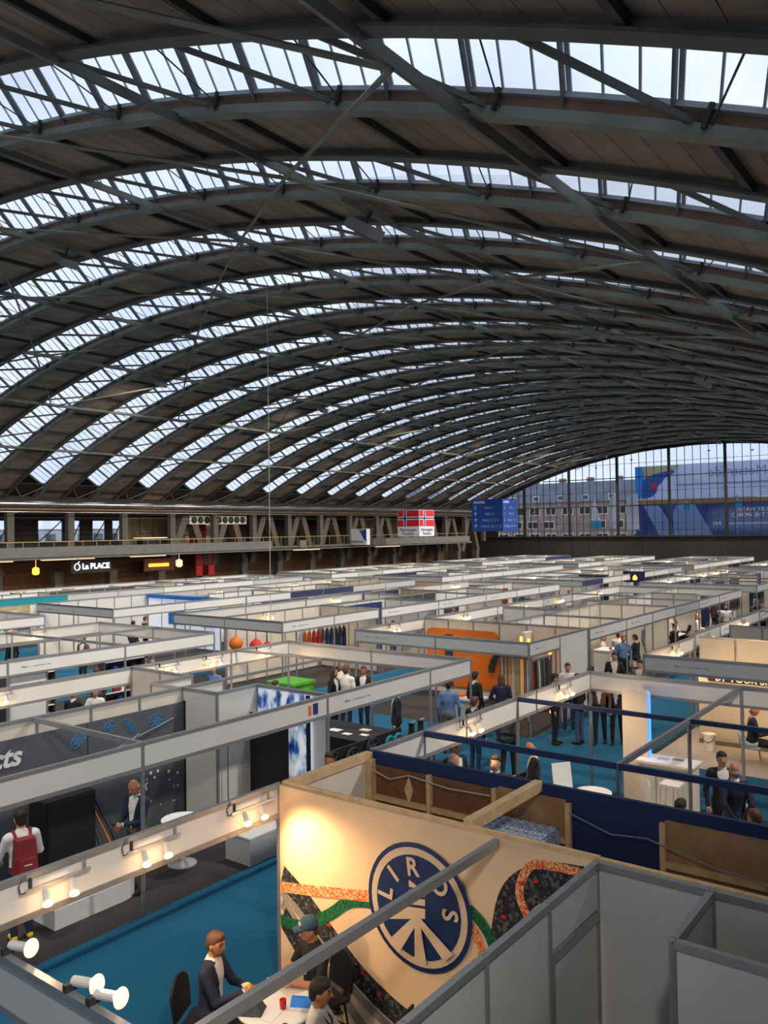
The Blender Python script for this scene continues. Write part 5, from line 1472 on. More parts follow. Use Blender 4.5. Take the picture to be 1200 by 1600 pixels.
SKIN, COAT, SHIRT, LEGS, SHOE, DARK = range(6)
def make_body(name, sit=False, lhand=(-.25, .06, .80), rhand=(.25, .06, .80), lean=0.0, head=(0, 0), vox=.022, coat=True, stride=0.0, hairkind='short', sleeves='long', bulk=1.0):
    """faces +y, stature 1.75 m; returns the body mesh and its hair mesh"""
    pz = .57 if sit else .95
    R_t = rot_zx(0, -lean)
    def T(p): return tuple(np.array([0, 0, pz]) + R_t @ (np.array(p, float) - np.array([0, 0, .95])))
    P = []
    def rc(a, b, ra, rb, m, k=.03): P.append(('rc', a, b, ra, rb, m, k))
    def el(c, r, m, rot=None, k=.03): P.append(('el', c, rot if rot is not None else np.eye(3), r, 0, m, k))
    g = bulk
    el(T((0, 0, .94)), (.165 * g, .125 * g, .13), LEGS, R_t); el(T((0, .012, 1.08)), (.155 * g, .118 * g, .17), COAT, R_t, .05); el(T((0, 0, 1.27)), (.175 * g, .12 * g, .20), COAT, R_t, .05)
    rc(T((-.135, -.01, 1.405)), T((.135, -.01, 1.405)), .072, .072, COAT, .05)
    if coat: el(T((0, 0, .90)), (.172 * g, .132 * g, .12), COAT, R_t, .03)
    rc(T((0, -.01, 1.44)), T((0, .01, 1.53)), .062, .055, SKIN, .03); rc(T((0, -.012, 1.435)), T((0, -.002, 1.475)), .068, .064, SHIRT, .01)
    # head
    hb = np.array(T((0, .015, 1.53))); Rh = R_t @ rot_zx(head[0], head[1])
    if lean: Rh = rot_zx(head[0], head[1])
    Hd = lambda p: tuple(hb + Rh @ np.array(p, float))
    el(Hd((0, .012, .10)), (.076, .092, .115), SKIN, Rh, .02); el(Hd((0, .03, .045)), (.058, .070, .062), SKIN, Rh, .02)
    rc(Hd((0, .100, .105)), Hd((0, .118, .075)), .010, .015, SKIN, .012)
    for s in (-1, 1):
        el(Hd((s * .078, .0, .085)), (.012, .022, .033), SKIN, Rh, .008)
        rc(Hd((s * .022, .092, .116)), Hd((s * .044, .084, .114)), .008, .008, DARK, .003)
        rc(Hd((s * .016, .100, .135)), Hd((s * .048, .088, .136)), .006, .005, DARK, .003)
    rc(Hd((-.022, .098, .045)), Hd((.022, .098, .045)), .006, .006, 6, .004)
    # arms
    fr_ = max(.0085, vox * .55)
    for s, hand in ((-1, lhand), (1, rhand)):
        S_ = np.array(T((s * .185, -.01, 1.395))); W = np.array(hand, float)
        if sit: W = W.copy()
        v = W - S_; dist = np.linalg.norm(v); l1, l2 = .295, .265
        if dist > .545: W = S_ + v / dist * .545; v = W - S_; dist = .545
        u = v / dist; a_ = (l1 * l1 - l2 * l2 + dist * dist) / (2 * dist); hh = math.sqrt(max(0, l1 * l1 - a_ * a_))
        pole = np.array([s * .6, -.6, -.5]); pole = pole - u * (pole @ u); pole /= np.linalg.norm(pole)
        El = S_ + u * a_ + pole * hh
        slv = SKIN if sleeves == 'short' else COAT
        rc(S_, El, .062 * g, .048, COAT, .04); rc(El, W, .047, .034, slv, .02)
        fd = (W - El) / np.linalg.norm(W - El)
        if slv == COAT: rc(W - fd * .015, W + fd * .01, .034, .033, SHIRT, .004)
        rc(W, W + fd * .03, .026, .028, SKIN, .015)
        side = np.cross(fd, np.array([0, 0, 1.0])); side = side / (np.linalg.norm(side) + 1e-6)
        if np.linalg.norm(np.cross(fd, [0, 0, 1.0])) < .25: side = np.array([0, 1.0, 0])
        nrm = np.cross(side, fd); curl = -nrm if nrm[2] > 0 else nrm
        rc(W + fd * .035 - side * .02, W + fd * .085 - side * .022, .019, .017, SKIN, .012); rc(W + fd * .035 + side * .02, W + fd * .085 + side * .022, .019, .017, SKIN, .012)
        for q, (o_, ln) in enumerate(((-.032, .062), (-.011, .075), (.011, .072), (.032, .055))):
            k0 = W + fd * .09 + side * o_; k1 = k0 + (fd * .8 + curl * .6) * ln * .55; k2 = k1 + (fd * .25 + curl) * ln * .45
            rc(k0, k1, fr_, fr_ * .95, SKIN, .004); rc(k1, k2, fr_ * .95, fr_ * .85, SKIN, .004)
        inn = side * (-s if (side @ np.array([s, 0, 0])) > 0 else s)
        t0 = W + fd * .035 + inn * .028; t1 = t0 + fd * .03 + inn * .025 + curl * .012
        rc(t0, t1, fr_ * 1.2, fr_ * 1.1, SKIN, .008); rc(t1, t1 + fd * .03 + curl * .012, fr_ * 1.1, fr_ * .9, SKIN, .004)
    # legs
    for s in (-1, 1):
        hp = np.array((s * .088, 0, pz - .02))
        if sit: kn = np.array((s * .13, .42, .50)); an = np.array((s * .13, .40, .09))
        else: kn = np.array((s * .095, .02 + s * stride * .5, .50)); an = np.array((s * .10, -.02 + s * stride, .09))
        rc(hp, kn, .088 * g, .060, LEGS, .03); rc(kn, an, .060, .045, LEGS, .02)
        rc(an + np.array([0, 0, -.005]), an + np.array([0, -.01, -.04]), .042, .042, SHOE, .01); rc(an + np.array([0, -.02, -.05]), an + np.array([s * .015, .15, -.057]), .040, .032, SHOE, .01)
    V, Q, M, c = sdf_mesh(P, vox)
    if coat:   # open jacket: shirt shows in a V down the chest
        lc = (c - np.array([0, 0, pz])) @ R_t + np.array([0, 0, .95])
        vee = (M == COAT) & (lc[:, 1] > .055) & (np.abs(lc[:, 0]) < .012 + .085 * np.clip((lc[:, 2] - 1.0) / .42, 0, 1)) & (lc[:, 2] > 1.0)
        M = np.where(vee, SHIRT, M)
    me = bpy.data.meshes.new(name); me.from_pydata(V.tolist(), [], Q.tolist())
    for m_ in ('skin', 'cloth_navy', 'cloth_white', 'cloth_navy', 'cloth_black', 'hair_dark', 'skin_warm'): me.materials.append(MATS[m_])
    me.polygons.foreach_set('material_index', M.astype(np.int32)); me.polygons.foreach_set('use_smooth', np.ones(len(Q), bool)); me.update()
    # hair cap
    H2 = []
    el2 = lambda c_, r_: H2.append(('el', Hd(c_), Rh, r_, 0, 0, .02))
    if hairkind == 'short':
        el2((0, -.012, .128), (.084, .095, .100)); el2((0, .03, .175), (.066, .068, .050)); el2((0, -.055, .075), (.068, .048, .07))
    elif hairkind == 'fringe':      # bald crown, hair round the back and sides
        el2((0, -.052, .055), (.074, .052, .045)); el2((-.064, -.02, .075), (.020, .04, .030)); el2((.064, -.02, .075), (.020, .04, .030))
    elif hairkind == 'long':
        el2((0, -.012, .125), (.090, .100, .103)); el2((0, -.06, .0), (.085, .06, .14)); el2((-.07, -.01, .03), (.03, .05, .12)); el2((.07, -.01, .03), (.03, .05, .12))
    V2, Q2, _, _ = sdf_mesh(H2, max(.012, vox * .7), .04)
    mh = bpy.data.meshes.new('hair'); mh.from_pydata(V2.tolist(), [], Q2.tolist()); mh.materials.append(MATS['hair_dark'])
    mh.polygons.foreach_set('use_smooth', np.ones(len(Q2), bool)); mh.update()
    return me, mh, Hd
BODY = {}
def body(key, **kw):
    if key not in BODY: BODY[key] = make_body('person', **kw)
    return BODY[key]
def person(label, key, x, y, face, top='cloth_navy', shirt='cloth_white', legs='cloth_navy', shoes='cloth_black', skin='skin', hair='hair_dark', s=1.0, z=0.0, group=None, **kw):
    """face: direction (fx, fy) the person looks"""
    me, mh, Hd = body(key, **kw)
    o = link('person', me, None, (x, y, z), math.atan2(-face[0], face[1]))
    o.scale = (s, s, s)
    for i, m in enumerate((skin, top, shirt, legs, shoes, hair, 'skin_warm')):
        o.material_slots[i].link = 'OBJECT'; o.material_slots[i].material = MATS[m]
    tag(o, label, 'person', group)
    h = link('hair', mh, o); h.material_slots[0].link = 'OBJECT'; h.material_slots[0].material = MATS[hair]
    return o, Hd
FINE = .0125
# --- the people close by
p1, _ = person('grey-haired man in dark suit reading his phone on the dark stand', 'p1', -10.78, 7.78, (.1, -1), legs='cloth_brown', skin='skin_warm', hair='hair_grey', lhand=(-.05, .31, 1.12), rhand=(.06, .31, 1.10), head=(.1, -.45), vox=FINE, hairkind='fringe')
t = tag(MB().box(-.035, .035, -.01, .01, -.07, .07).build('smartphone', 'black', None, (-10.80, 7.38, 1.11)), 'black smartphone held by the man in the dark suit', 'phone'); t.rotation_euler = (.9, 0, 0)
p2, _ = person('man with dark hair wearing a red backpack over a striped shirt', 'p2', -10.82, 5.93, (-1, .25), top='cloth_white', shirt='cloth_white', legs='cloth_navy', shoes='yellow', hair='hair_dark', coat=False, lhand=(-.2, .3, 1.0), rhand=(.2, .3, 1.0), vox=FINE)
t = thing('backpack', 'dark red backpack worn by the man in the striped shirt', 'backpack', (-10.82, 5.93, 0), math.atan2(1, .25))
mb = MB(); mb.hexa([(-.15, -.30, .95), (.15, -.30, .95), (.16, -.12, .95), (-.16, -.12, .95), (-.12, -.27, 1.42), (.12, -.27, 1.42), (.13, -.12, 1.42), (-.13, -.12, 1.42)]); mb.build('bag', 'red_dark', t)
mb = MB(); mb.hexa([(-.12, -.37, .98), (.12, -.37, .98), (.12, -.295, .98), (-.12, -.295, .98), (-.10, -.34, 1.18), (.10, -.34, 1.18), (.10, -.285, 1.18), (-.10, -.285, 1.18)]); mb.build('front_pocket', 'red_dark', t)
MB().box(-.05, .05, -.352, -.34, 1.10, 1.115).build('label_strip', 'white', t)
for s in (-1, 1): MB().path([(s * .09, -.12, 1.40), (s * .11, -.02, 1.49), (s * .10, .10, 1.42), (s * .12, .14, 1.25)], .022, 6).build('strap', 'red_dark', t)
p3, _ = person('seated man in navy suit peeling something yellow at the round table', 'p3', -6.70, 5.70, (.85, .45), legs='cloth_navy', hair='hair_brown', skin='skin_warm', sit=True, lhand=(-.05, .40, .80), rhand=(.08, .38, .80), lean=.08, head=(-.25, -.15), vox=FINE)
tag(MB().lathe([(.01, 0), (.022, .02), (.025, .05), (.01, .08)], (-6.31, 5.90, .78), 10).build('banana', 'yellow'), 'yellow fruit in the hands of the seated man in navy', 'fruit')
p4, Hd4 = person('man in blue cap and black polo shirt sitting by the emblem wall', 'p4', -6.02, 6.62, (-.25, -1), top='cloth_black', shirt='cloth_black', legs='cloth_black', skin='skin_warm', hair='hair_brown', coat=False, sleeves='short', sit=True, lhand=(-.1, .36, .80), rhand=(.16, .34, .80), lean=.1, head=(-.3, -.2), vox=FINE)
cap = MB(); cap.sm = True; cap.lathe([(.100, 0), (.103, .03), (.092, .075), (.055, .105), (.012, .115)], (0, 0, 0), 18)
hat = thing('cap', 'blue cap with white badge worn by the man in black polo', 'cap', (0, 0, 0))
hp = p4.matrix_basis @ Vector(Hd4((0, .0, .125)))
hat.location = hp; hat.rotation_euler = (0, 0, math.atan2(.25, -1) - .3)
cap.build('crown', 'cap_blue', hat); MB().hexa([(-.075, .06, .0), (.075, .06, .0), (.055, .175, -.02), (-.055, .175, -.02), (-.075, .06, .014), (.075, .06, .014), (.055, .175, -.008), (-.055, .175, -.008)]).build('peak', 'cap_blue', hat); MB().box(-.03, .03, .095, .108, .03, .06).build('badge', 'white', hat)
p5, _ = person('dark-haired man in white shirt with lanyard at the bottom edge', 'p5', -5.17, 5.68, (.85, .5), top='cloth_white', shirt='cloth_white', legs='cloth_navy', skin='skin_warm', hair='hair_dark', coat=False, sit=True, lhand=(-.18, .36, .70), rhand=(.18, .36, .70), head=(0, -.1), vox=FINE)
t = thing('lanyard', 'blue lanyard round the neck of the man in white shirt', 'lanyard', (-5.17, 5.68, 0), math.atan2(-.85, .5))
for s in (-1, 1): MB().path([(s * .06, .03, 1.09), (s * .05, .125, .98), (s * .02, .14, .75)], .009, 5).build('ribbon', 'navy', t)
p6, _ = person('bald man in black suit looking at a paper on the reflecting-rail stand', 'p6', -6.72, 13.1, (-.9, -.5), top='cloth_black', legs='cloth_black', skin='skin_warm', hair='hair_grey', lhand=(-.05, .31, 1.12), rhand=(.06, .31, 1.10), head=(0, -.35), vox=.016, hairkind='fringe')
p14, _ = person('dark-haired man in black jacket facing the camera by the white table', 'p14', -3.85, 14.25, (.5, -.9), top='cloth_black', legs='cloth_black', hair='hair_dark', vox=.018)
p15, _ = person('bald man in navy suit seen from behind with clasped hands', 'p15', -3.5, 13.68, (-.45, .9), top='cloth_navy', legs='cloth_navy', skin='skin_warm', hair='hair_grey', lhand=(-.06, -.17, .92), rhand=(.06, -.18, .92), vox=.018, hairkind='fringe')
SEAT = dict(sit=True, lhand=(-.14, .36, .78), rhand=(.14, .36, .78), lean=.06)
STAND = dict(); TALK = dict(lhand=(-.2, .28, 1.05), rhand=(.22, .10, .82)); WALK = dict(stride=.12, lhand=(-.25, .15, .85), rhand=(.25, -.1, .85))
def crowd(rows, group=None):
    for (lab, key, x, y, fc, top, legs, hair, hk) in rows:
        kw = {'seat': SEAT, 'stand': STAND, 'talk': TALK, 'walk': WALK, 'phone': dict(lhand=(-.05, .31, 1.12), rhand=(.06, .31, 1.10), head=(0, -.35))}[key]
        coat = top not in ('cloth_white', 'cloth_blue')
        person(lab, (key, hk, coat), x, y, fc, top=top, legs=legs, hair=hair, shirt='cloth_white' if coat else top, skin=rnd.choice(('skin', 'skin_warm')), s=rnd.uniform(.97, 1.05), group=group, hairkind=hk, coat=coat, **kw)
crowd([
 ('man with grey fringe standing beside the blue timber wall', 'talk', -7.55, 11.75, (1, .2), 'cloth_black', 'cloth_grey', 'hair_grey', 'fringe'),
 ('dark-haired man close behind the grey-fringed man', 'stand', -7.75, 12.15, (.8, -.3), 'cloth_black', 'cloth_grey', 'hair_dark', 'short'),
 ('brown-haired man in white collar near the blue wall', 'stand', -6.72, 11.75, (.3, -1), 'cloth_black', 'cloth_black', 'hair_dark', 'short'),
 ('man in black under the fascia beside the bare blue carpet', 'stand', -9.6, 15.9, (.2, 1), 'cloth_black', 'denim', 'hair_brown', 'short'),
 ('man in dark grey coat walking by the reflecting-rail stand', 'walk', -8.85, 16.05, (-.3, 1), 'cloth_grey', 'cloth_black', 'hair_dark', 'short'),
 ('person in long black coat at the crossing of the aisles', 'stand', -9.25, 19.25, (.9, .2), 'cloth_black', 'cloth_black', 'hair_dark', 'short'),
 ('person in jeans at the crossing of the aisles', 'talk', -8.75, 19.6, (-.8, .1), 'cloth_black', 'denim', 'hair_brown', 'short'),
 ('person in black trousers walking past the crossing', 'walk', -8.32, 19.9, (.3, -1), 'cloth_brown', 'cloth_black', 'hair_dark', 'short'),
 ('person in dark jacket nearest the reception counter aisle', 'walk', -7.95, 20.1, (.2, -1), 'cloth_navy', 'cloth_black', 'hair_dark', 'short'),
 ('man whose head shows above the reflecting-rail stand corner', 'stand', -9.66, 20.95, (.5, -.8), 'cloth_white', 'denim', 'hair_brown', 'short'),
 ('woman with long dark hair at the crossing behind the second row', 'talk', -14.6, 16.85, (.9, .2), 'cloth_black', 'cloth_black', 'hair_dark', 'long'),
 ('man in white shirt facing away at the crossing behind second row', 'talk', -14.42, 17.15, (-.3, 1), 'cloth_white', 'cloth_navy', 'hair_brown', 'short'),
 ('man in dark suit facing the camera between two others', 'talk', -14.15, 17.6, (.3, -1), 'cloth_navy', 'cloth_navy', 'hair_brown', 'short'),
 ('person in beige top with back turned near the lime box', 'stand', -15.2, 17.9, (-.2, 1), 'cloth_white', 'cloth_grey', 'hair_grey', 'short'),
 ('man in navy shirt behind the black demonstration table', 'stand', -11.75, 15.85, (-.6, -.5), 'cloth_navy', 'cloth_black', 'hair_dark', 'short'),
 ('man in light blue shirt seen from behind at the white counter', 'stand', -11.0, 17.0, (-.5, 1), 'cloth_blue', 'cloth_grey', 'hair_dark', 'short'),
 ('man in black standing before the hanging ropes', 'stand', -11.2, 18.6, (.3, 1), 'cloth_black', 'cloth_black', 'hair_dark', 'short'),
 ('person with long hair standing next to the hanging ropes', 'talk', -10.5, 18.75, (-.5, .8), 'cloth_navy', 'cloth_navy', 'hair_brown', 'long'),
 ('dark-haired man passing in the aisle behind the emblem wall', 'walk', -9.3, 10.6, (.4, -1), 'cloth_navy', 'cloth_navy', 'hair_dark', 'short'),
 ('seated man in navy on the pale tub chair', 'seat', -4.72, 20.0, (.9, .3), 'cloth_navy', 'cloth_black', 'hair_grey', 'fringe'),
 ('dark-haired man seated behind the blue wall by white table', 'seat', -4.05, 12.62, (.3, .9), 'cloth_navy', 'cloth_navy', 'hair_dark', 'short'),
 ('brown-haired person seated low at the picture edge', 'seat', -2.95, 12.7, (-.8, .4), 'cloth_brown', 'cloth_navy', 'hair_brown', 'short'),
 ('ginger-haired man bending over inside the third row', 'seat', -19.8, 12.3, (-.5, .9), 'cloth_black', 'cloth_black', 'hair_ginger', 'short'),
 ('fair-haired person in white shirt inside the third row', 'seat', -19.75, 12.95, (.6, -.6), 'cloth_white', 'denim', 'hair_ginger', 'short'),
 ('man in white jacket leaning in the aisle by the third row', 'talk', -18.2, 13.7, (-.9, .3), 'cloth_white', 'cloth_grey', 'hair_grey', 'short'),
 ('dark-haired person inside the third row corner stand', 'stand', -21.6, 15.9, (.5, -.8), 'cloth_black', 'cloth_black', 'hair_dark', 'short'),
 ('brown-haired woman at the crossing before the white cube stand', 'talk', -27.0, 17.2, (.3, -.9), 'cloth_brown', 'cloth_black', 'hair_brown', 'long'),
 ('dark-haired visitor in front of the blue screens', 'stand', -30.0, 21.5, (-.2, 1), 'cloth_navy', 'cloth_navy', 'hair_dark', 'short'),
 ('visitor in brown jacket in front of the blue screens', 'stand', -31.6, 23.3, (.2, 1), 'cloth_brown', 'cloth_black', 'hair_brown', 'short'),
 ('man with head just above the sandy-wall aisle', 'stand', -9.3, 23.4, (.4, -1), 'cloth_black', 'cloth_black', 'hair_dark', 'short'),
 ('man in glasses-dark hair beside the aisle fascia', 'walk', -8.2, 22.5, (-.1, -1), 'cloth_grey', 'cloth_black', 'hair_dark', 'short'),
])
G = 'visitors in white shirts at the meeting tables'
crowd([('visitor in white shirt, %s from the near end of the meeting tables' % ORD[i], k, x, y, f, 'cloth_white', 'cloth_navy', h, 'short') for i, (k, x, y, f, h) in enumerate((
    ('seat', -12.3, 29.8, (.9, .3), 'hair_grey'), ('talk', -11.2, 28.6, (-.4, .9), 'hair_brown'), ('seat', -12.4, 31.4, (.8, -.3), 'hair_grey'), ('seat', -12.2, 32.6, (.8, -.4), 'hair_brown'), ('talk', -12.5, 34.8, (.6, -.7), 'hair_dark'), ('stand', -11.7, 35.6, (.2, -1), 'hair_dark'), ('seat', -11.6, 36.4, (-.8, -.2), 'hair_ginger')))], G)
crowd([('man in black suit, %s at the meeting tables' % ORD[i], 'seat', x, y, f, 'cloth_black', 'cloth_black', 'hair_dark', 'short') for i, (x, y, f) in enumerate(((-11.3, 32.9, (-.9, .2)), (-11.2, 35.0, (-.9, .2)), (-11.3, 37.4, (-.9, -.2)), (-11.2, 30.4, (-.9, .1))))], 'visitors in black at the meeting tables')
AIS = random.Random(5); rows = []
TOPS = {'cloth_black': 'black', 'cloth_navy': 'navy', 'cloth_grey': 'grey', 'cloth_white': 'white', 'cloth_blue': 'light blue', 'cloth_brown': 'brown'}
HAIRS = {'hair_dark': 'dark', 'hair_brown': 'brown', 'hair_grey': 'grey', 'hair_ginger': 'ginger'}
WHERE = {-8.5: 'first aisle', -17.6: 'second aisle', -27.0: 'third aisle', -36.3: 'fourth aisle', -4.0: 'first row of booths', -11.4: 'second row of booths', -20.9: 'third row of booths'}
for ax_, wn in WHERE.items():
    y = 25.6 + AIS.uniform(0, 3); k = 0
    while y < 60 and k < 6:
        tp, hr = AIS.choice(list(TOPS)), AIS.choice(list(HAIRS))
        rows.append(('distant visitor in %s, %s hair, %s along the %s' % (TOPS[tp], HAIRS[hr], ORD[k], wn), AIS.choice(('stand', 'talk', 'walk')), ax_ + AIS.uniform(-.9, .9), y, (AIS.uniform(-1, 1), AIS.uniform(-1, 1)), tp, AIS.choice(('cloth_black', 'denim', 'cloth_navy')), hr, AIS.choice(('short', 'short', 'long', 'fringe'))))
        y += AIS.uniform(2.2, 7); k += 1
crowd(rows, 'distant visitors among the booths')

# ================================================================== chairs, small furniture and table things
def make_chair(name, label, m, legm, shape='rect'):
    t = thing(name, label, 'chair')
    if shape == 'tub':
        mb = MB(); mb.sm = True; n = 14
        for k in range(n + 1):
            a = math.pi * (-.15 + 1.3 * k / n); h = .80 - .22 * abs(math.cos(a)) ** 2
            for (r, z) in ((.20, .44), (.27, .52), (.29, h)): mb.v.append((r * math.cos(a), -r * math.sin(a) * .95, z))
            for (r, z) in ((.275, h), (.255, .52), (.185, .45)): mb.v.append((r * math.cos(a), -r * math.sin(a) * .95, z))
        for k in range(n):
            for j in range(5): mb.face((k * 6 + j, k * 6 + j + 1, (k + 1) * 6 + j + 1, (k + 1) * 6 + j))
        mb.build('backrest', m, t)
        MB().lathe([(.22, .42), (.24, .45), (.2, .47)], (0, .02, 0), 18).build('seat', m, t)
    else:
        MB().hexa([(-.21, -.2, .43), (.21, -.2, .43), (.21, .22, .44), (-.21, .22, .44), (-.21, -.2, .46), (.21, -.2, .46), (.21, .22, .47), (-.21, .22, .47)]).build('seat', m, t)
        if shape == 'round':
            mb = MB(); pl = [(-.2, .5), (.2, .5), (.21, .7)] + [(.21 * math.cos(a), .74 + .16 * math.sin(a)) for a in (.2, .6, 1.0, 1.4, 1.8, 2.2, 2.6, 2.95)] + [(-.21, .7)]
            mb.prism(pl, lambda u, v: (u, -.22 - .12 * (v - .5), v), lambda u, v: (u, -.25 - .12 * (v - .5), v)); mb.build('backrest', m, t)
        else:
            MB().hexa([(-.2, -.25, .46), (.2, -.25, .46), (.2, -.22, .46), (-.2, -.22, .46), (-.2, -.33, .93), (.2, -.33, .93), (.2, -.305, .93), (-.2, -.305, .93)]).build('backrest', m, t)
    for sx in (-1, 1):
        for sy in (-1, 1): MB().tube((sx * .17, sy * .16, .44), (sx * .21, sy * .21, 0), .014, .011, 8).build('leg', legm, t)
    return t
ch_w = make_chair('white_chair', 'x x x x', 'white', 'alu_bright'); ch_b = make_chair('black_chair', 'x x x x', 'black', 'black', 'round'); ch_r = make_chair('black_chair', 'x x x x', 'black', 'black'); ch_t = make_chair('tub_chair', 'x x x x', 'chair_pale', 'wood_pale', 'tub')
def seat(proto, x, y, face, label, group=None): return place(proto, USED, (x, y, 0), math.atan2(-face[0], face[1]), label, group)
seat(ch_b, -6.74, 5.66, (.85, .45), 'round-backed black chair under the seated man in navy'); seat(ch_b, -6.0, 6.68, (-.25, -1), 'round-backed black chair under the man in blue cap'); seat(ch_b, -5.22, 5.65, (.85, .5), 'round-backed black chair under the man in white shirt')
seat(ch_r, -4.95, 6.25, (-.9, -.1), 'square-backed black chair standing before the printed ropes')
seat(ch_w, -6.75, 14.6, (.8, -.6), 'white chair with its back to the bald man in black'); seat(ch_w, -5.45, 14.35, (-.9, -.4), 'white chair between round table and reception counter'); seat(ch_w, -4.62, 13.25, (.9, .1), 'white chair seen from behind at the second white table'); seat(ch_w, -3.6, 14.0, (-.1, -1), 'white chair at the far side of the second white table'); seat(ch_w, -4.08, 12.6, (.3, .9), 'white chair under the man behind the blue wall'); seat(ch_w, -2.95, 12.7, (-.8, .4), 'white chair under the person at the picture edge')
seat(ch_t, -4.74, 19.98, (.9, .3), 'pale blue tub chair with wooden legs on the beige floor')
t = thing('bar_stool', 'white-seated bar stool with chrome legs before the reception counter', 'stool', (-5.0, 15.2, 0))
MB().box(-.18, .18, -.17, .17, .74, .78).build('seat', 'white', t)
for sx in (-1, 1):
    for sy in (-1, 1): MB().tube((sx * .15, sy * .14, .74), (sx * .19, sy * .18, 0), .011).build('leg', 'alu_bright', t)
MB().path([(-.17, -.16, .3), (.17, -.16, .3), (.17, .16, .3), (-.17, .16, .3), (-.17, -.16, .3)], .009, 5).build('footrest', 'alu_bright', t)
def tmesh(name, label, cat, m, *bx, rot=0): 
    x, y = (bx[0] + bx[1]) / 2, (bx[2] + bx[3]) / 2
    return tag(MB().box(bx[0] - x, bx[1] - x, bx[2] - y, bx[3] - y, bx[4], bx[5]).build(name, m, None, (x, y, 0), rot), label, cat)
tag(MB().lathe([(.028, 0), (.036, .09), (.033, .09), (.026, .01)], (-5.86, 5.93, .742), 14).build('paper_cup', 'red'), 'red paper cup on the round meeting table', 'cup')
t = thing('open_brochure', 'blue and white folded brochure box on the round meeting table', 'brochure', (-5.72, 6.08, .742), .5)
MB().hexa([(-.12, -.09, 0), (.12, -.09, 0), (.12, .09, 0), (-.12, .09, 0), (-.12, -.02, .09), (.12, -.02, .09), (.12, .02, .09), (-.12, .02, .09)]).build('cover', 'blue_bright', t); MB().box(-.125, .125, -.10, -.085, 0, .03).build('spine', 'white', t)
tmesh('paper_sheet', 'white paper sheet beside the seated man in navy', 'paper', 'white', -6.35, -6.14, 6.02, 6.30, .742, .745, rot=.4); tmesh('paper_sheet', 'printed paper sheet in the middle of the round table', 'paper', 'panel_cream', -6.10, -5.92, 6.12, 6.36, .742, .745, rot=-.3); tmesh('paper_sheet', 'white paper sheet at the near edge of the round table', 'paper', 'white', -6.0, -5.8, 5.66, 5.86, .742, .745, rot=.2)
t = thing('handbag', 'dark grey bag with buckles on the near edge of the round table', 'bag', (-6.10, 5.70, .742), .5)
MB().hexa([(-.15, -.10, 0), (.15, -.10, 0), (.15, .10, 0), (-.15, .10, 0), (-.10, -.06, .10), (.10, -.06, .10), (.10, .06, .10), (-.10, .06, .10)]).build('bag', 'charcoal', t); MB().path([(-.1, 0, .1), (-.05, 0, .16), (.05, 0, .16), (.1, 0, .1)], .01, 6).build('handle', 'black', t); MB().box(-.02, .02, -.085, -.06, .06, .09).build('buckle', 'orange', t)
round_table('side_table', 'small dark table carrying the water bottle', -4.45, 5.98, .3, .74, 'black', 'steel_dark')
t = thing('water_bottle', 'clear plastic water bottle with a red cap', 'bottle', (-4.42, 5.95, .742))
glass('bottle_plastic', (.8, .85, .86), .25)
mb = MB(); mb.sm = True; mb.lathe([(.03, 0), (.034, .02), (.034, .15), (.026, .19), (.014, .215)], (0, 0, 0), 14).build('bottle', 'bottle_plastic', t); MB().lathe([(.016, .215), (.016, .24)], (0, 0, 0), 12).build('cap', 'red', t); MB().lathe([(.0345, .06), (.0345, .12)], (0, 0, 0), 14).build('wrapper', 'white', t)
for k, (x, y) in enumerate(((-4.6, 5.80), (-4.5, 5.74))):
    tag(MB().lathe([(.03, 0), (.038, .07), (.034, .07), (.026, .01)], (x, y, .742), 14).build('coffee_cup', 'white'), ('larger' if k else 'smaller') + ' white cup at the bottom edge near the bottle', 'cup')
t = thing('name_badge', 'white name badge hanging on the man in black polo', 'badge', (-6.06, 6.44, .86), 0)
MB().box(-.04, .04, -.006, .006, -.055, .055).build('card', 'white', t)
for k, yy in enumerate((30.0, 32.2, 34.2, 36.6)):
    t = thing('meeting_table', '%s white meeting table from the rope stand end' % ORD[k], 'table', (-11.8, yy, 0), 0, 'white meeting tables')
    MB().box(-.4, .4, -.7, .7, .72, .75).build('table_top', 'white', t)
    for sx in (-1, 1):
        for sy in (-1, 1): MB().tube((sx * .35, sy * .62, 0), (sx * .35, sy * .62, .72), .02).build('leg', 'alu', t)

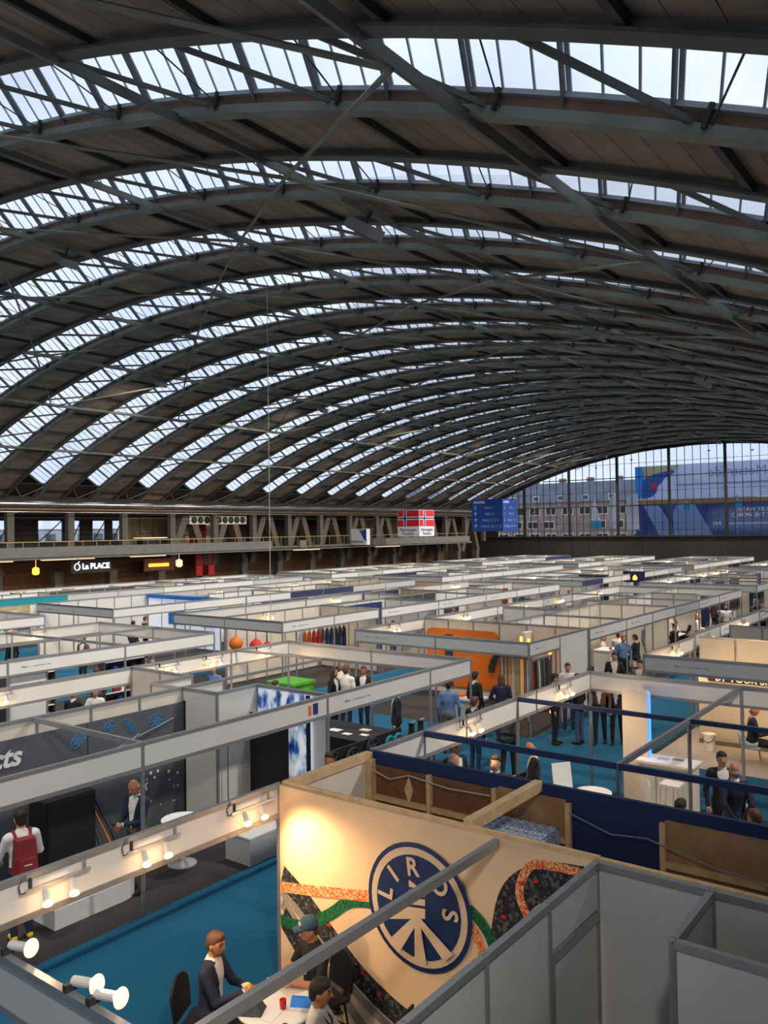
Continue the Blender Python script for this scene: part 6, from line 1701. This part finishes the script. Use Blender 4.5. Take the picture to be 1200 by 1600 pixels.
# product shelves and demo tables seen below the fascias of the middle rows
PROD = ['black', 'navy', 'white', 'red_dark', 'charcoal', 'teal', 'orange', 'crate_print', 'photo_print', 'blue', 'cloth_brown']
shr = random.Random(3)
def product_shelf(x, y, rot, label, wd=1.4, h=1.7, frame='charcoal'):
    t = thing('product_shelf', label, 'shelf', (x, y, 0), rot, 'product shelves in the middle rows')
    MB().box(-wd / 2, wd / 2, .16, .18, 0, h).build('back_panel', frame, t)
    for sx in (-1, 1): MB().box(sx * wd / 2 - .02, sx * wd / 2 + .02, -.18, .18, 0, h).build('side_panel', frame, t)
    for z in (.3, .75, 1.2, h - .02):
        MB().box(-wd / 2, wd / 2, -.18, .18, z, z + .025).build('shelf_board', 'white', t)
    for z in (.325, .775, 1.225):
        px = -wd / 2 + .08
        while px < wd / 2 - .2:
            w_ = shr.uniform(.1, .24); hh = shr.uniform(.12, .34)
            MB().box(px, px + w_, -.12, .1, z, z + hh).build('product', shr.choice(PROD), t); px += w_ + .05
for n_, (x, y, r) in enumerate(((-14.9, 11.75, 0), (-13.4, 12.2, math.pi / 2), (-21.5, 12.0, math.pi / 2), (-21.5, 15.0, math.pi / 2), (-23.2, 16.1, 0), (-30.8, 12.5, math.pi / 2), (-30.8, 15.0, math.pi / 2), (-32.5, 16.2, 0), (-39.6, 13.0, math.pi / 2), (-39.6, 20.8, math.pi / 2), (-21.6, 30.5, math.pi / 2), (-12.6, 26.0, math.pi / 2), (-12.6, 39.0, math.pi / 2), (-3.6, 26.0, math.pi / 2))):
    product_shelf(x, y, r, 'product shelf with coloured boxes, %s counting outwards from the lime box' % ORD[n_])
crowd([
 ('visitor in navy before the shelves behind the drawings wall', 'talk', -14.9, 14.9, (.2, 1), 'cloth_navy', 'cloth_black', 'hair_dark', 'short'),
 ('visitor in brown with long hair inside the third row corner stand', 'talk', -20.7, 13.6, (-1, .2), 'cloth_brown', 'denim', 'hair_brown', 'long'),
 ('visitor in black inside the third row beside the shelves', 'stand', -20.4, 15.3, (-1, .2), 'cloth_black', 'cloth_black', 'hair_grey', 'short'),
 ('visitor in light blue in the aisle before the third row', 'walk', -18.0, 15.6, (.2, -1), 'cloth_blue', 'cloth_navy', 'hair_brown', 'short'),
 ('visitor in grey inside the fourth row by the cross aisle', 'talk', -29.7, 14.2, (-1, .1), 'cloth_grey', 'cloth_black', 'hair_dark', 'short'),
 ('visitor in black inside the fourth row near the post', 'stand', -29.6, 15.9, (-1, -.2), 'cloth_black', 'cloth_black', 'hair_ginger', 'short'),
 ('visitor in navy strolling the third aisle by the fourth row', 'walk', -27.4, 13.2, (.1, 1), 'cloth_navy', 'denim', 'hair_dark', 'short')])
